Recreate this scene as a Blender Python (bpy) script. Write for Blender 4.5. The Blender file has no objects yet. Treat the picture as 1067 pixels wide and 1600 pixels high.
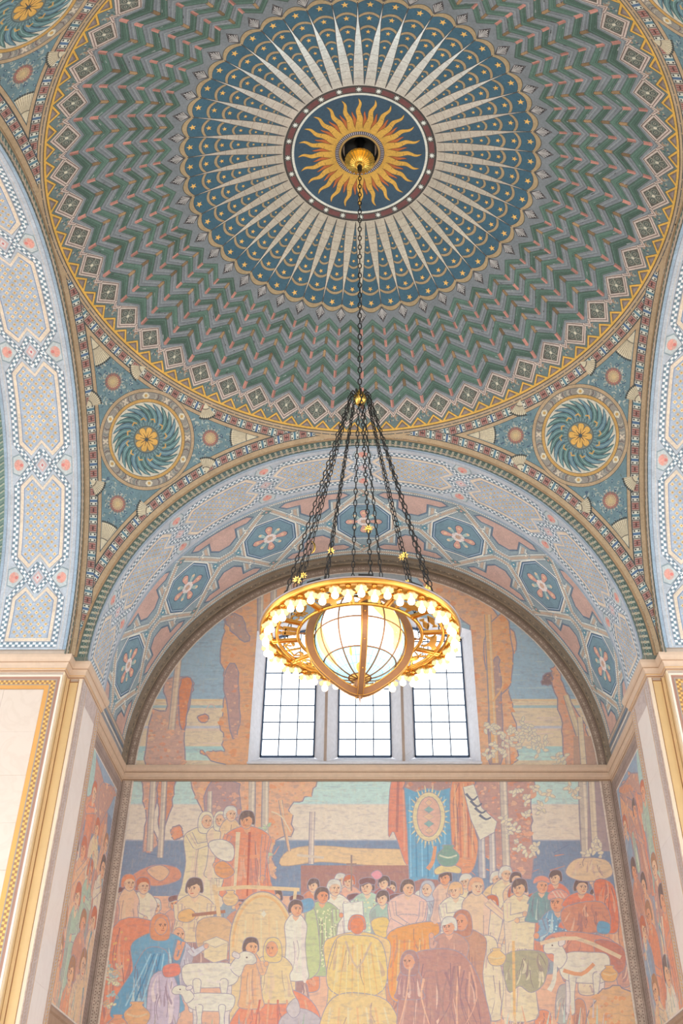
import bpy, bmesh, math, random
import numpy as np
from math import sin, cos, pi, radians, sqrt, atan2, hypot
from mathutils import Vector, Matrix
from mathutils.geometry import delaunay_2d_cdt

scene = bpy.context.scene
random.seed(7)

# ------------------------------------------------------------------ camera
CAM_F, CAM_PITCH, CAM_YAW, CAM_ROLL = 1572.2834818, 0.6463726089, -0.0339167701, 0.0134879649
CAM_X, CAM_Y = 0.1261373467, -11.3254161683
EYE = 1.65                      # eye height over the floor; z = 0 is eye level
cam_data = bpy.data.cameras.new('camera')
cam = bpy.data.objects.new('camera', cam_data)
scene.collection.objects.link(cam)
cam_data.sensor_fit = 'VERTICAL'
cam_data.sensor_height = 36.0
cam_data.lens = 36.0 * CAM_F / 1600.0
cam_data.clip_end = 400
_f = Vector((cos(CAM_PITCH) * sin(CAM_YAW), cos(CAM_PITCH) * cos(CAM_YAW), sin(CAM_PITCH)))
_r = Vector((cos(CAM_YAW), -sin(CAM_YAW), 0))
_u = _r.cross(_f)
cam_m = Matrix((_r, _u, -_f)).transposed().to_4x4()
cam.matrix_world = Matrix.Translation((CAM_X, CAM_Y, 0)) @ cam_m @ Matrix.Rotation(CAM_ROLL, 4, 'Z')
scene.camera = cam

# ------------------------------------------------------------------ sky and exposure
world = bpy.data.worlds.new('sky'); scene.world = world
world.use_nodes = True
_bg = world.node_tree.nodes['Background']
_bg.inputs['Color'].default_value = (0.93, 0.97, 1.0, 1)
_bg.inputs['Strength'].default_value = 3.55
scene.view_settings.view_transform = 'Standard'
scene.view_settings.look = 'None'
scene.view_settings.gamma = 1.0
scene.view_settings.use_curve_mapping = False
scene.view_settings.exposure = 0.0
scene.cycles.use_denoising = True
scene.cycles.max_bounces = 8
scene.cycles.diffuse_bounces = 5
scene.cycles.glossy_bounces = 4
scene.cycles.transparent_max_bounces = 12
scene.cycles.sample_clamp_indirect = 6.0
scene.cycles.caustics_reflective = False
scene.cycles.caustics_refractive = False

# ------------------------------------------------------------------ measures (metres, dome axis at x = y = 0)
ZS = 9.344        # springing
RS = 7.875        # radius of the dome and its pendentives
S = 5.6           # half side of the crossing
DW = 10.752       # front mural wall
CT = 9.26         # cornice top
R1, R2 = 5.28, 5.55
FLOOR = -EYE

# ------------------------------------------------------------------ helpers
def lin(v):
    v /= 255.0
    return v / 12.92 if v <= 0.04045 else ((v + 0.055) / 1.055) ** 2.4
def P(r, g, b, gain=1.0, metal=0.0):
    c = [lin(v) * gain for v in (r, g, b)]; m = max(max(c) / .88, 1.0)
    return (c[0]/m, c[1]/m, c[2]/m, metal)

def link(name, data, parent=None, label=None, cat=None, group=None, kind=None):
    o = bpy.data.objects.new(name, data)
    scene.collection.objects.link(o)
    if parent is not None: o.parent = parent
    if label: o['label'] = label
    if cat: o['category'] = cat
    if group: o['group'] = group
    if kind: o['kind'] = kind
    return o

def copy_tree(o, parent=None):
    c = o.copy(); scene.collection.objects.link(c)
    if parent is not None: c.parent = parent
    for ch in list(o.children): copy_tree(ch, c)
    return c

class MB:
    """collects faces; build() links ONE mesh object"""
    def __init__(s): s.v, s.f, s.c, s.sm = [], [], [], []
    def face(s, pts, col=None, smooth=False):
        i = len(s.v); s.v.extend(tuple(p) for p in pts)
        s.f.append(tuple(range(i, i + len(pts)))); s.c.append(col); s.sm.append(smooth)
    def grid(s, rows, col=None, smooth=True, closed=False):
        i = len(s.v); n = len(rows[0])
        for r in rows: s.v.extend(tuple(p) for p in r)
        for a in range(len(rows) - 1):
            for b in range(n if closed else n - 1):
                b2 = (b + 1) % n
                s.f.append((i + a*n + b, i + a*n + b2, i + (a+1)*n + b2, i + (a+1)*n + b)); s.c.append(col); s.sm.append(smooth)
    def box(s, x0, x1, y0, y1, z0, z1, col=None, m=None):
        p = [Vector((x, y, z)) for z in (z0, z1) for y in (y0, y1) for x in (x0, x1)]
        if m is not None: p = [m @ q for q in p]
        i = len(s.v); s.v.extend(tuple(q) for q in p)
        for f in ((0,2,3,1),(4,5,7,6),(0,1,5,4),(2,6,7,3),(0,4,6,2),(1,3,7,5)):
            s.f.append(tuple(i + k for k in f)); s.c.append(col); s.sm.append(False)
    def prism(s, pts, a, b, to3, col=None):
        """outline pts (2D) extruded from depth a to b through to3(x, y, depth)"""
        n = len(pts); i = len(s.v)
        s.v.extend(tuple(to3(x, y, a)) for x, y in pts); s.v.extend(tuple(to3(x, y, b)) for x, y in pts)
        s.f.append(tuple(range(i, i + n))); s.f.append(tuple(range(i + 2*n - 1, i + n - 1, -1)))
        for k in range(n): s.f.append((i + (k+1) % n, i + k, i + n + k, i + n + (k+1) % n))
        s.c.extend([col] * (n + 2)); s.sm.extend([False] * (n + 2))
    def tube(s, path, r, n=8, col=None, closed=False, taper=None):
        path = [Vector(p) for p in path]; m = len(path); rows = []
        prev = None
        for k, p in enumerate(path):
            if closed: t = path[(k+1) % m] - path[k-1]
            else: t = path[min(k+1, m-1)] - path[max(k-1, 0)]
            t.normalize()
            if prev is None:
                a = Vector((0, 0, 1)) if abs(t.z) < .9 else Vector((1, 0, 0))
                u = t.cross(a).normalized()
            else:
                u = (prev - t * prev.dot(t)).normalized()
            prev = u; w = t.cross(u)
            rr = r if taper is None else r * taper[k]
            rows.append([p + (u * cos(2*pi*q/n) + w * sin(2*pi*q/n)) * rr for q in range(n)])
        if closed: rows.append(rows[0])
        s.grid(rows, col, True, True)
        if not closed:
            s.face(list(reversed(rows[0])), col); s.face(rows[-1], col)
    def lathe(s, prof, n=16, c=(0, 0, 0), col=None):
        rows = [[(c[0] + r*cos(2*pi*q/n), c[1] + r*sin(2*pi*q/n), c[2] + z) for q in range(n)] for r, z in prof]
        s.grid(rows, col, True, True)
    def mesh(s, name, mat=None):
        me = bpy.data.meshes.new(name)
        me.from_pydata(s.v, [], s.f)
        if any(c is not None for c in s.c):
            at = me.color_attributes.new('Col', 'FLOAT_COLOR', 'CORNER')
            buf = []
            for p, c in zip(me.polygons, s.c):
                c = c or (.5, .5, .5, 0)
                buf.extend(c * p.loop_total)
            at.data.foreach_set('color', buf)
        me.polygons.foreach_set('use_smooth', s.sm)
        if mat: me.materials.append(mat)
        me.update()
        return me
    def build(s, name, mat, parent=None, **k):
        return link(name, s.mesh(name, mat), parent, **k)

# ---- flat painting: overlapping outlines resolved into one mesh of coloured faces
def circ(cx, cy, r, n=20, a0=0.0, a1=2*pi, ry=None, rot=0.0):
    ry = r if ry is None else ry
    full = abs(a1 - a0 - 2*pi) < 1e-6
    m = n if full else n + 1
    out = []
    for k in range(m):
        a = a0 + (a1 - a0) * k / n
        x, y = r * cos(a), ry * sin(a)
        out.append((cx + x*cos(rot) - y*sin(rot), cy + x*sin(rot) + y*cos(rot)))
    return out
def starp(cx, cy, r, r2, n=5, rot=0.0):
    return [(cx + (r if k % 2 == 0 else r2) * sin(rot + pi*k/n), cy + (r if k % 2 == 0 else r2) * cos(rot + pi*k/n)) for k in range(2*n)]
def rect(x0, y0, x1, y1): return [(x0, y0), (x1, y0), (x1, y1), (x0, y1)]
def diamond(cx, cy, rx, ry): return [(cx - rx, cy), (cx, cy - ry), (cx + rx, cy), (cx, cy + ry)]
def strip(pts, w, w2=None):
    """open polyline as one polygon of width w (tapering to w2)"""
    L, R = [], []
    n = len(pts)
    for k, (x, y) in enumerate(pts):
        x0, y0 = pts[max(k-1, 0)]; x1, y1 = pts[min(k+1, n-1)]
        dx, dy = x1 - x0, y1 - y0; d = hypot(dx, dy) or 1
        ww = (w if w2 is None else w + (w2 - w) * k / max(n-1, 1)) / 2
        if 0 < k < n-1:   # mitre
            ax, ay = x - x0, y - y0; bx, by = x1 - x, y1 - y
            ca = (ax*bx + ay*by) / ((hypot(ax, ay) or 1) * (hypot(bx, by) or 1))
            ww /= max(sqrt(max((1 + ca) / 2, 0.05)), .35)
        L.append((x - dy/d*ww, y + dx/d*ww)); R.append((x + dy/d*ww, y - dx/d*ww))
    return L + R[::-1]
def smooth(pts, k=5, closed=True):
    n = len(pts); out = []
    rng = range(n) if closed else range(n - 1)
    for i in rng:
        if closed: p = [pts[(i + j - 1) % n] for j in range(4)]
        else: p = [pts[min(max(i + j - 1, 0), n-1)] for j in range(4)]
        for s in range(k):
            t = s / k
            out.append(tuple(.5 * (2*p[1][d] + (p[2][d]-p[0][d])*t + (2*p[0][d]-5*p[1][d]+4*p[2][d]-p[3][d])*t*t + (3*p[1][d]-p[0][d]-3*p[2][d]+p[3][d])*t**3) for d in (0, 1)))
    if not closed: out.append(tuple(pts[-1]))
    return out
def rot2(pts, a, cx=0, cy=0):
    return [(cx + (x-cx)*cos(a) - (y-cy)*sin(a), cy + (x-cx)*sin(a) + (y-cy)*cos(a)) for x, y in pts]
def shift(pts, dx, dy): return [(x + dx, y + dy) for x, y in pts]
def ring_sector(r0, r1, a0, a1, n):
    """polar patch, angle measured from +Y towards +X (radians)"""
    A = [(r1*sin(a0 + (a1-a0)*k/n), r1*cos(a0 + (a1-a0)*k/n)) for k in range(n+1)]
    B = [(r0*sin(a1 + (a0-a1)*k/n), r0*cos(a1 + (a0-a1)*k/n)) for k in range(n+1)]
    return A + B

def densify(pts, step):
    out = []
    n = len(pts)
    for k in range(n):
        (x0, y0), (x1, y1) = pts[k], pts[(k+1) % n]
        m = max(1, int(math.ceil(hypot(x1-x0, y1-y0) / step)))
        for j in range(m): out.append((x0 + (x1-x0)*j/m, y0 + (y1-y0)*j/m))
    return out

def inlay(name, domain, shapes, lift, mat, step=0.25, normal=None, grid=True):
    """domain: outline; shapes: [(outline, colour)] painted one over the other; lift(x, y) -> 3D point"""
    pts = []
    if grid:
        xs = [p[0] for p in domain]; ys = [p[1] for p in domain]
        nx = int((max(xs) - min(xs)) / step); ny = int((max(ys) - min(ys)) / step)
        for i in range(nx + 1):
            for j in range(ny + 1):
                pts.append(Vector((min(xs) + (i + .37) * step, min(ys) + (j + .41) * step)))
    vs, es, polys = [], [], []
    for poly in [domain] + [p for p, c in shapes]:
        q = densify(poly, step); o = len(vs)
        es.extend((o + k, o + (k + 1) % len(q)) for k in range(len(q)))
        vs.extend(Vector(p) for p in q); polys.append(np.array(q, float))
    ov, oe, of, _, _, _ = delaunay_2d_cdt(vs + pts, es, [], 0, 1e-5, False)
    V = np.array([(v.x, v.y) for v in ov]); C = np.array([V[list(f)].mean(0) for f in of])
    order = np.argsort(C[:, 0]); cx = C[order, 0]
    top = np.full(len(of), -1)
    for k, q in enumerate(polys):          # painter's order, nonzero winding
        lo, hi = q.min(0), q.max(0)
        i0, i1 = np.searchsorted(cx, lo[0]), np.searchsorted(cx, hi[0])
        cand = order[i0:i1]; cand = cand[(C[cand, 1] >= lo[1]) & (C[cand, 1] <= hi[1])]
        if not len(cand): continue
        px, py = C[cand, 0][:, None], C[cand, 1][:, None]
        x0, y0 = q[:, 0][None], q[:, 1][None]; r = np.roll(q, -1, 0); x1, y1 = r[:, 0][None], r[:, 1][None]
        side = (x1 - x0)*(py - y0) - (px - x0)*(y1 - y0)
        w = ((y0 <= py) & (y1 > py) & (side > 0)).sum(1) - ((y0 > py) & (y1 <= py) & (side < 0)).sum(1)
        ins = w != 0
        if k == 0: top[cand[ins]] = 0
        else:
            hit = cand[ins]; top[hit[top[hit] >= 0]] = k
    faces, cols, v3, idx = [], [], [], {}
    for f, k in zip(of, top):
        if k <= 0: continue
        for i in f:
            if i not in idx: idx[i] = len(v3); v3.append(Vector(lift(ov[i].x, ov[i].y)))
        faces.append([idx[i] for i in f]); cols.append(shapes[k-1][1])
    if normal is not None and faces:      # consistent facing
        for k, f in enumerate(faces):
            a, b, c = (Vector(v3[i]) for i in f[:3])
            if (b - a).cross(c - a).dot(Vector(normal(a))) < 0: faces[k] = f[::-1]
    me = bpy.data.meshes.new(name)
    me.from_pydata([tuple(p) for p in v3], [], faces)
    at = me.color_attributes.new('Col', 'FLOAT_COLOR', 'CORNER')
    buf = []
    for p, c in zip(me.polygons, cols): buf.extend(c * p.loop_total)
    at.data.foreach_set('color', buf)
    me.materials.append(mat)
    if normal is not None:
        me.polygons.foreach_set('use_smooth', [True] * len(me.polygons))
        me.normals_split_custom_set_from_vertices([tuple(normal(Vector(p)).normalized()) for p in v3])
    me.update()
    return me

# ------------------------------------------------------------------ materials
def material(name, col=None, rough=.6, metal=0.0, vcol=False, noise=(6.0, .12), bump=0.0, emit=None, wear=None):
    m = bpy.data.materials.new(name); m.use_nodes = True
    nt = m.node_tree; N = nt.nodes; L = nt.links
    b = N['Principled BSDF']
    b.inputs['Roughness'].default_value = rough
    b.inputs['Metallic'].default_value = metal
    geo = N.new('ShaderNodeNewGeometry')
    nz = N.new('ShaderNodeTexNoise'); nz.inputs['Scale'].default_value = noise[0]; nz.inputs['Detail'].default_value = 8; nz.inputs['Roughness'].default_value = .65
    L.new(geo.outputs['Position'], nz.inputs['Vector'])
    mr = N.new('ShaderNodeMapRange')
    mr.inputs['From Min'].default_value = .25; mr.inputs['From Max'].default_value = .75
    mr.inputs['To Min'].default_value = 1 - noise[1]; mr.inputs['To Max'].default_value = 1 + noise[1]
    L.new(nz.outputs['Fac'], mr.inputs['Value'])
    mx = N.new('ShaderNodeVectorMath'); mx.operation = 'SCALE'
    if wear:
        n2 = N.new('ShaderNodeTexNoise'); n2.inputs['Scale'].default_value = wear[0]; n2.inputs['Detail'].default_value = 6; n2.inputs['Roughness'].default_value = .8
        L.new(geo.outputs['Position'], n2.inputs['Vector'])
        m2 = N.new('ShaderNodeMapRange'); m2.inputs['From Min'].default_value = .3; m2.inputs['From Max'].default_value = .7
        m2.inputs['To Min'].default_value = 1 - wear[1]; m2.inputs['To Max'].default_value = 1 + wear[1]
        L.new(n2.outputs['Fac'], m2.inputs['Value'])
        mm = N.new('ShaderNodeMath'); mm.operation = 'MULTIPLY'; L.new(mr.outputs['Result'], mm.inputs[0]); L.new(m2.outputs['Result'], mm.inputs[1])
        mr = mm; mrs = mm.outputs[0]
    else: mrs = mr.outputs['Result']
    if vcol:
        at = N.new('ShaderNodeAttribute'); at.attribute_name = 'Col'
        L.new(at.outputs['Color'], mx.inputs[0])
        L.new(at.outputs['Alpha'], b.inputs['Metallic'])
        r = N.new('ShaderNodeMapRange'); r.inputs['To Min'].default_value = rough; r.inputs['To Max'].default_value = .20
        L.new(at.outputs['Alpha'], r.inputs['Value']); L.new(r.outputs['Result'], b.inputs['Roughness'])
    else:
        mx.inputs[0].default_value = col[:3]
    L.new(mrs, mx.inputs['Scale'])
    L.new(mx.outputs['Vector'], b.inputs['Base Color'])
    if bump:
        bp = N.new('ShaderNodeBump'); bp.inputs['Strength'].default_value = bump; bp.inputs['Distance'].default_value = .02
        L.new(nz.outputs['Fac'], bp.inputs['Height']); L.new(bp.outputs['Normal'], b.inputs['Normal'])
    if emit is not None:
        b.inputs['Emission Color'].default_value = (*emit[:3], 1); b.inputs['Emission Strength'].default_value = emit[3]
    return m

def marble(name, col, vein, amt=.35, scale=1.6, rough=.3):
    m = bpy.data.materials.new(name); m.use_nodes = True
    nt = m.node_tree; N = nt.nodes; L = nt.links; b = N['Principled BSDF']
    b.inputs['Roughness'].default_value = rough
    geo = N.new('ShaderNodeNewGeometry')
    nz = N.new('ShaderNodeTexNoise'); nz.inputs['Scale'].default_value = scale; nz.inputs['Detail'].default_value = 10; nz.inputs['Distortion'].default_value = 1.4
    L.new(geo.outputs['Position'], nz.inputs['Vector'])
    ab = N.new('ShaderNodeMath'); ab.operation = 'SUBTRACT'; ab.inputs[1].default_value = .5; L.new(nz.outputs['Fac'], ab.inputs[0])
    a2 = N.new('ShaderNodeMath'); a2.operation = 'ABSOLUTE'; L.new(ab.outputs[0], a2.inputs[0])
    mr = N.new('ShaderNodeMapRange'); mr.inputs['From Max'].default_value = .07; mr.inputs['To Min'].default_value = amt; mr.inputs['To Max'].default_value = 0
    L.new(a2.outputs[0], mr.inputs['Value'])
    mix = N.new('ShaderNodeMix'); mix.data_type = 'RGBA'
    mix.inputs[6].default_value = (*col[:3], 1); mix.inputs[7].default_value = (*vein[:3], 1)
    L.new(mr.outputs['Result'], mix.inputs[0]); L.new(mix.outputs[2], b.inputs['Base Color'])
    return m

M_PAINT = material('painted_plaster', vcol=True, rough=.72, noise=(3.0, .16), bump=.05, wear=(26.0, .22))
M_PANEL = material('smooth_paint', vcol=True, rough=.55, noise=(2.5, .05))
M_MURAL = material('mural_canvas', vcol=True, rough=.8, noise=(14.0, .09), bump=.04)
def brushwork(m):
    """warm and cool drags of the brush over the canvas colours"""
    nt = m.node_tree; N = nt.nodes; L = nt.links; b = N['Principled BSDF']
    src = b.inputs['Base Color'].links[0].from_socket
    geo = N.new('ShaderNodeNewGeometry')
    for sc, col, lo, hi, amt in (((5, 5, 16), (.30, .26, .36), .50, .68, .26), ((22, 22, 6), (.86, .66, .44), .52, .70, .14), ((9, 9, 30), (.80, .74, .66), .56, .74, .10)):
        mp = N.new('ShaderNodeMapping'); mp.inputs['Scale'].default_value = sc
        L.new(geo.outputs['Position'], mp.inputs['Vector'])
        nz = N.new('ShaderNodeTexNoise'); nz.inputs['Scale'].default_value = 1.0; nz.inputs['Detail'].default_value = 5; nz.inputs['Distortion'].default_value = .6
        L.new(mp.outputs['Vector'], nz.inputs['Vector'])
        mr = N.new('ShaderNodeMapRange'); mr.inputs['From Min'].default_value = lo; mr.inputs['From Max'].default_value = hi; mr.inputs['To Max'].default_value = amt
        L.new(nz.outputs['Fac'], mr.inputs['Value'])
        mx = N.new('ShaderNodeMix'); mx.data_type = 'RGBA'; mx.inputs[7].default_value = (*col, 1)
        L.new(mr.outputs['Result'], mx.inputs[0]); L.new(src, mx.inputs[6]); src = mx.outputs[2]
    L.new(src, b.inputs['Base Color'])
brushwork(M_MURAL)
M_STONE = material('cornice_stone', P(214, 190, 168), .65, noise=(7, .08), bump=.08)
M_GREYSTONE = material('window_stone', P(228, 228, 234), .7, noise=(9, .10), bump=.15)
M_PLASTER = material('plain_plaster', P(196, 180, 166), .8)
M_MARBLE = marble('cream_marble', P(222, 208, 196), P(206, 188, 174), .25)
M_LAV = marble('lavender_marble', P(206, 192, 190), P(170, 152, 150), .6, 5.0)
M_GOLD = material('gilded_metal', P(226, 170, 84), .32, 1.0, noise=(18, .10))
M_BRASS = material('polished_brass', P(244, 204, 108), .27, 1.0, noise=(10, .06))
M_BRONZE = material('brown_bronze', P(158, 116, 86), .45, .6, noise=(14, .10))
M_IRON = material('dark_iron', P(58, 58, 58), .45, .8, noise=(20, .15))
M_LEAD = material('window_lead', P(74, 92, 118), .5, .2)
M_BULB = material('lit_bulb', P(255, 240, 205), .4, emit=(1.0, .80, .50, 9.0))
M_SHADE = material('glass_petal_shade', P(214, 184, 132), .35, emit=(1.0, .74, .38, .22))
# ================================================================== THE DOME
G = 1.55      # pigment strength of the dome paintings
def D(r, g, b, metal=0.0, k=1.0): return P(r*.94, g, min(b*1.03, 255), G * k, metal)
def dome_lift(x, y): return Vector((x, y, ZS + sqrt(max(RS*RS - x*x - y*y, 0))))
def dome_n(p): return Vector((0, 0, ZS)) - Vector(p)

mb = MB()      # rough outer shell that carries the painted plaster
rows = []
for i in range(41):
    t = -S - .25 + (2*S + .5) * i / 40
    rows.append([])
    for j in range(41):
        q = -S - .25 + (2*S + .5) * j / 40
        rr = hypot(t, q)
        rows[-1].append((t, q, ZS + (sqrt((RS + .12)**2 - rr*rr) if rr < RS + .11 else -.02)))
mb.grid(rows, None, True)
_k = [i for i, f in enumerate(mb.f) if hypot(sum(mb.v[j][0] for j in f)/4, sum(mb.v[j][1] for j in f)/4) > .45]     # hole for the oculus
mb.f = [mb.f[i] for i in _k]; mb.c = [None]*len(_k); mb.sm = [True]*len(_k)
dome = mb.build('ceiling', M_PLASTER, kind='structure')

NAVY, SKYB = D(50, 70, 86), D(54, 84, 100)
GOLD, GOLD2, ORANGE = D(196, 150, 72, .15), D(186, 138, 62, .15), D(168, 92, 52)
TAN, DARKL = D(152, 128, 98), D(48, 46, 46)
SILVER = D(190, 182, 172, .80, 1.1)
# --- sunburst: 24 segments
def sun_segment():
    h = radians(7.5); sh = []
    sh.append((ring_sector(.34, 1.5, -h, h, 6), DARKL))
    sh.append((ring_sector(.36, .40, -h, h, 4), D(176, 138, 84)))
    sh.append((ring_sector(.40, .475, -h, h, 4), D(60, 52, 56)))
    for k in range(3):
        a = radians(-5 + 5*k); sh.append((ring_sector(.408, .468, a - radians(1.3), a + radians(1.3), 2), D(158, 150, 158)))
    sh.append((ring_sector(.475, 1.265, -h, h, 6), NAVY))
    sh.append((ring_sector(.475, .56, -h, h, 4), GOLD))
    def flame(c, r0, r1, w0, wave, ph):
        n = 16; A, B = [], []
        for k in range(n + 1):
            t = k / n; r = r0 + (r1 - r0) * t
            a = radians(c) + radians(wave) * sin(2*pi*(r - .5) / .34 + ph) * min(1, .35 + t)
            w = w0 * (1 - t) ** .62 * (1 if k < n else 0)
            A.append((r*sin(a) - w*cos(a), r*cos(a) + w*sin(a))); B.append((r*sin(a) + w*cos(a), r*cos(a) - w*sin(a)))
        return A + B[::-1][1:]
    for c in (-7.5, 7.5):
        sh.append((flame(c, .5, .93, .058, 1.0, .6), D(80, 44, 34)))
        sh.append((flame(c, .5, .915, .046, 1.0, .6), ORANGE))
    sh.append((flame(0, .5, 1.205, .082, 1.3, .2), D(88, 60, 36)))
    sh.append((flame(0, .5, 1.19, .072, 1.3, .2), GOLD))
    for a, r in ((.05, .70), (-.01, .84)):
        sh.append((strip([(r*sin(a-.045), r*cos(a-.045)), (r*sin(a+.03), r*cos(a+.03))], .008), D(120, 84, 42)))
    sh.append((ring_sector(1.262, 1.306, -h, h, 6), D(196, 190, 180)))
    sh.append((ring_sector(1.306, 1.475, -h, h, 6), D(58, 56, 54)))
    sh.append((ring_sector(1.325, 1.44, -h, h, 6), D(74, 68, 66)))
    for s in (-1, 1): sh.append((ring_sector(1.335, 1.43, s*radians(2.7), s*radians(7.5), 3), D(104, 62, 62)))
    sh.append((starp(0, 1.383, .062, .026, 8), D(206, 202, 194)))
    return inlay('sunburst_segment', ring_sector(.352, 1.472, -h, h, 6), sh, dome_lift, M_PAINT, .12, dome_n)
me = sun_segment()
for k in range(24):
    o = link('sunburst_segment', me, dome); o.rotation_euler.z = -radians(15*k)

# --- star canopy: 48 panels between silver rays
def canopy_panel():
    h = radians(3.75); sh = []
    def edge(r, s): return (r*sin(s*h), r*cos(s*h))
    def arc_r(ro, sag, r_in=0):   # outward bulging line across the panel
        return [((ro - sag*t*t) * sin(t*h), (ro - sag*t*t) * cos(t*h)) for t in [(-1 + q/5) for q in range(11)]]
    dom = [edge(1.472, -1)] + arc_r(3.386, .115) + [edge(1.472, 1), edge(1.472, 0)]
    sh.append((ring_sector(1.46, 3.4, -h, h, 4), SILVER))
    # blue cloth with its scallops, clipped by the rays
    def limit(r): return max(0.0, (r - 1.49) / 1.5 if r < 2.84 else min(1.0, .90 + .09*(r - 2.84)/.40))
    def wedge(r, s, lim=1.0):
        t = limit(r) * lim
        return (r*sin(s*t*h), r*cos(s*t*h))
    def cloth(ro, sag, col):
        n = 11; out = []; sag *= max(.12, limit(ro - .06))
        for q in range(n):
            t = -1 + 2*q/(n-1)
            r = ro - sag*t*t
            lim = limit(r)
            out.append((r*sin(t*lim*h), r*cos(t*lim*h)))
        for s in (1, -1):
            seq = [1.49 + (ro - sag - 1.49)*u for u in (0.0, .25, .5, .75)]
            if s == 1: seq = seq[::-1]
            if ro - sag > 2.9: seq = seq + [2.84]
            out += [wedge(r, s) for r in (sorted(seq, reverse=True) if s == 1 else sorted(seq))]
        return out
    sh.append((cloth(3.386, .115, 0), D(70, 66, 58)))
    sh.append((cloth(3.372, .115, 0), TAN))
    prev = 3.300
    for ro, ri, rs, sr in ((None, 3.290, 3.190, .064), (3.040, 2.985, 2.902, .055), (2.762, 2.704, 2.617, .047), (2.487, 2.438, 2.319, .038), (2.178, 2.130, 2.037, .028), (1.90, 1.86, 1.80, .017)):
        if ro: sh.append((cloth(ro, .085, 0), D(60, 60, 58))); sh.append((cloth(ro - .007, .085, 0), TAN))
        sh.append((cloth(ri, .085, 0), D(38, 56, 70))); sh.append((cloth(ri - .01, .085, 0), SKYB))
        sh.append((starp(.004, rs - .008, sr, sr*.42, 5, .1), D(40, 50, 58))); sh.append((starp(0, rs, sr, sr*.42, 5), D(206, 162, 92, .1)))
    # dark outlines of the rays and their leaf joints
    for s in (-1, 1):
        sh.append((strip([wedge(r, s) for r in (1.49, 2.0, 2.5, 2.84, 3.24)], .012), D(70, 66, 62)))
        for r in (1.62, 1.78, 1.95, 2.13, 2.33, 2.54):
            t = limit(r)
            sh.append((strip([(r*sin(s*t*h), r*cos(s*t*h)), edge(r + .01, s)], .006), D(138, 126, 112, .3)))
    return inlay('star_panel', dom, sh, dome_lift, M_PAINT, .2, dome_n)
me = canopy_panel()
for k in range(48):
    o = link('star_panel', me, dome); o.rotation_euler.z = -radians(7.5*k + 3.75)

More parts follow.
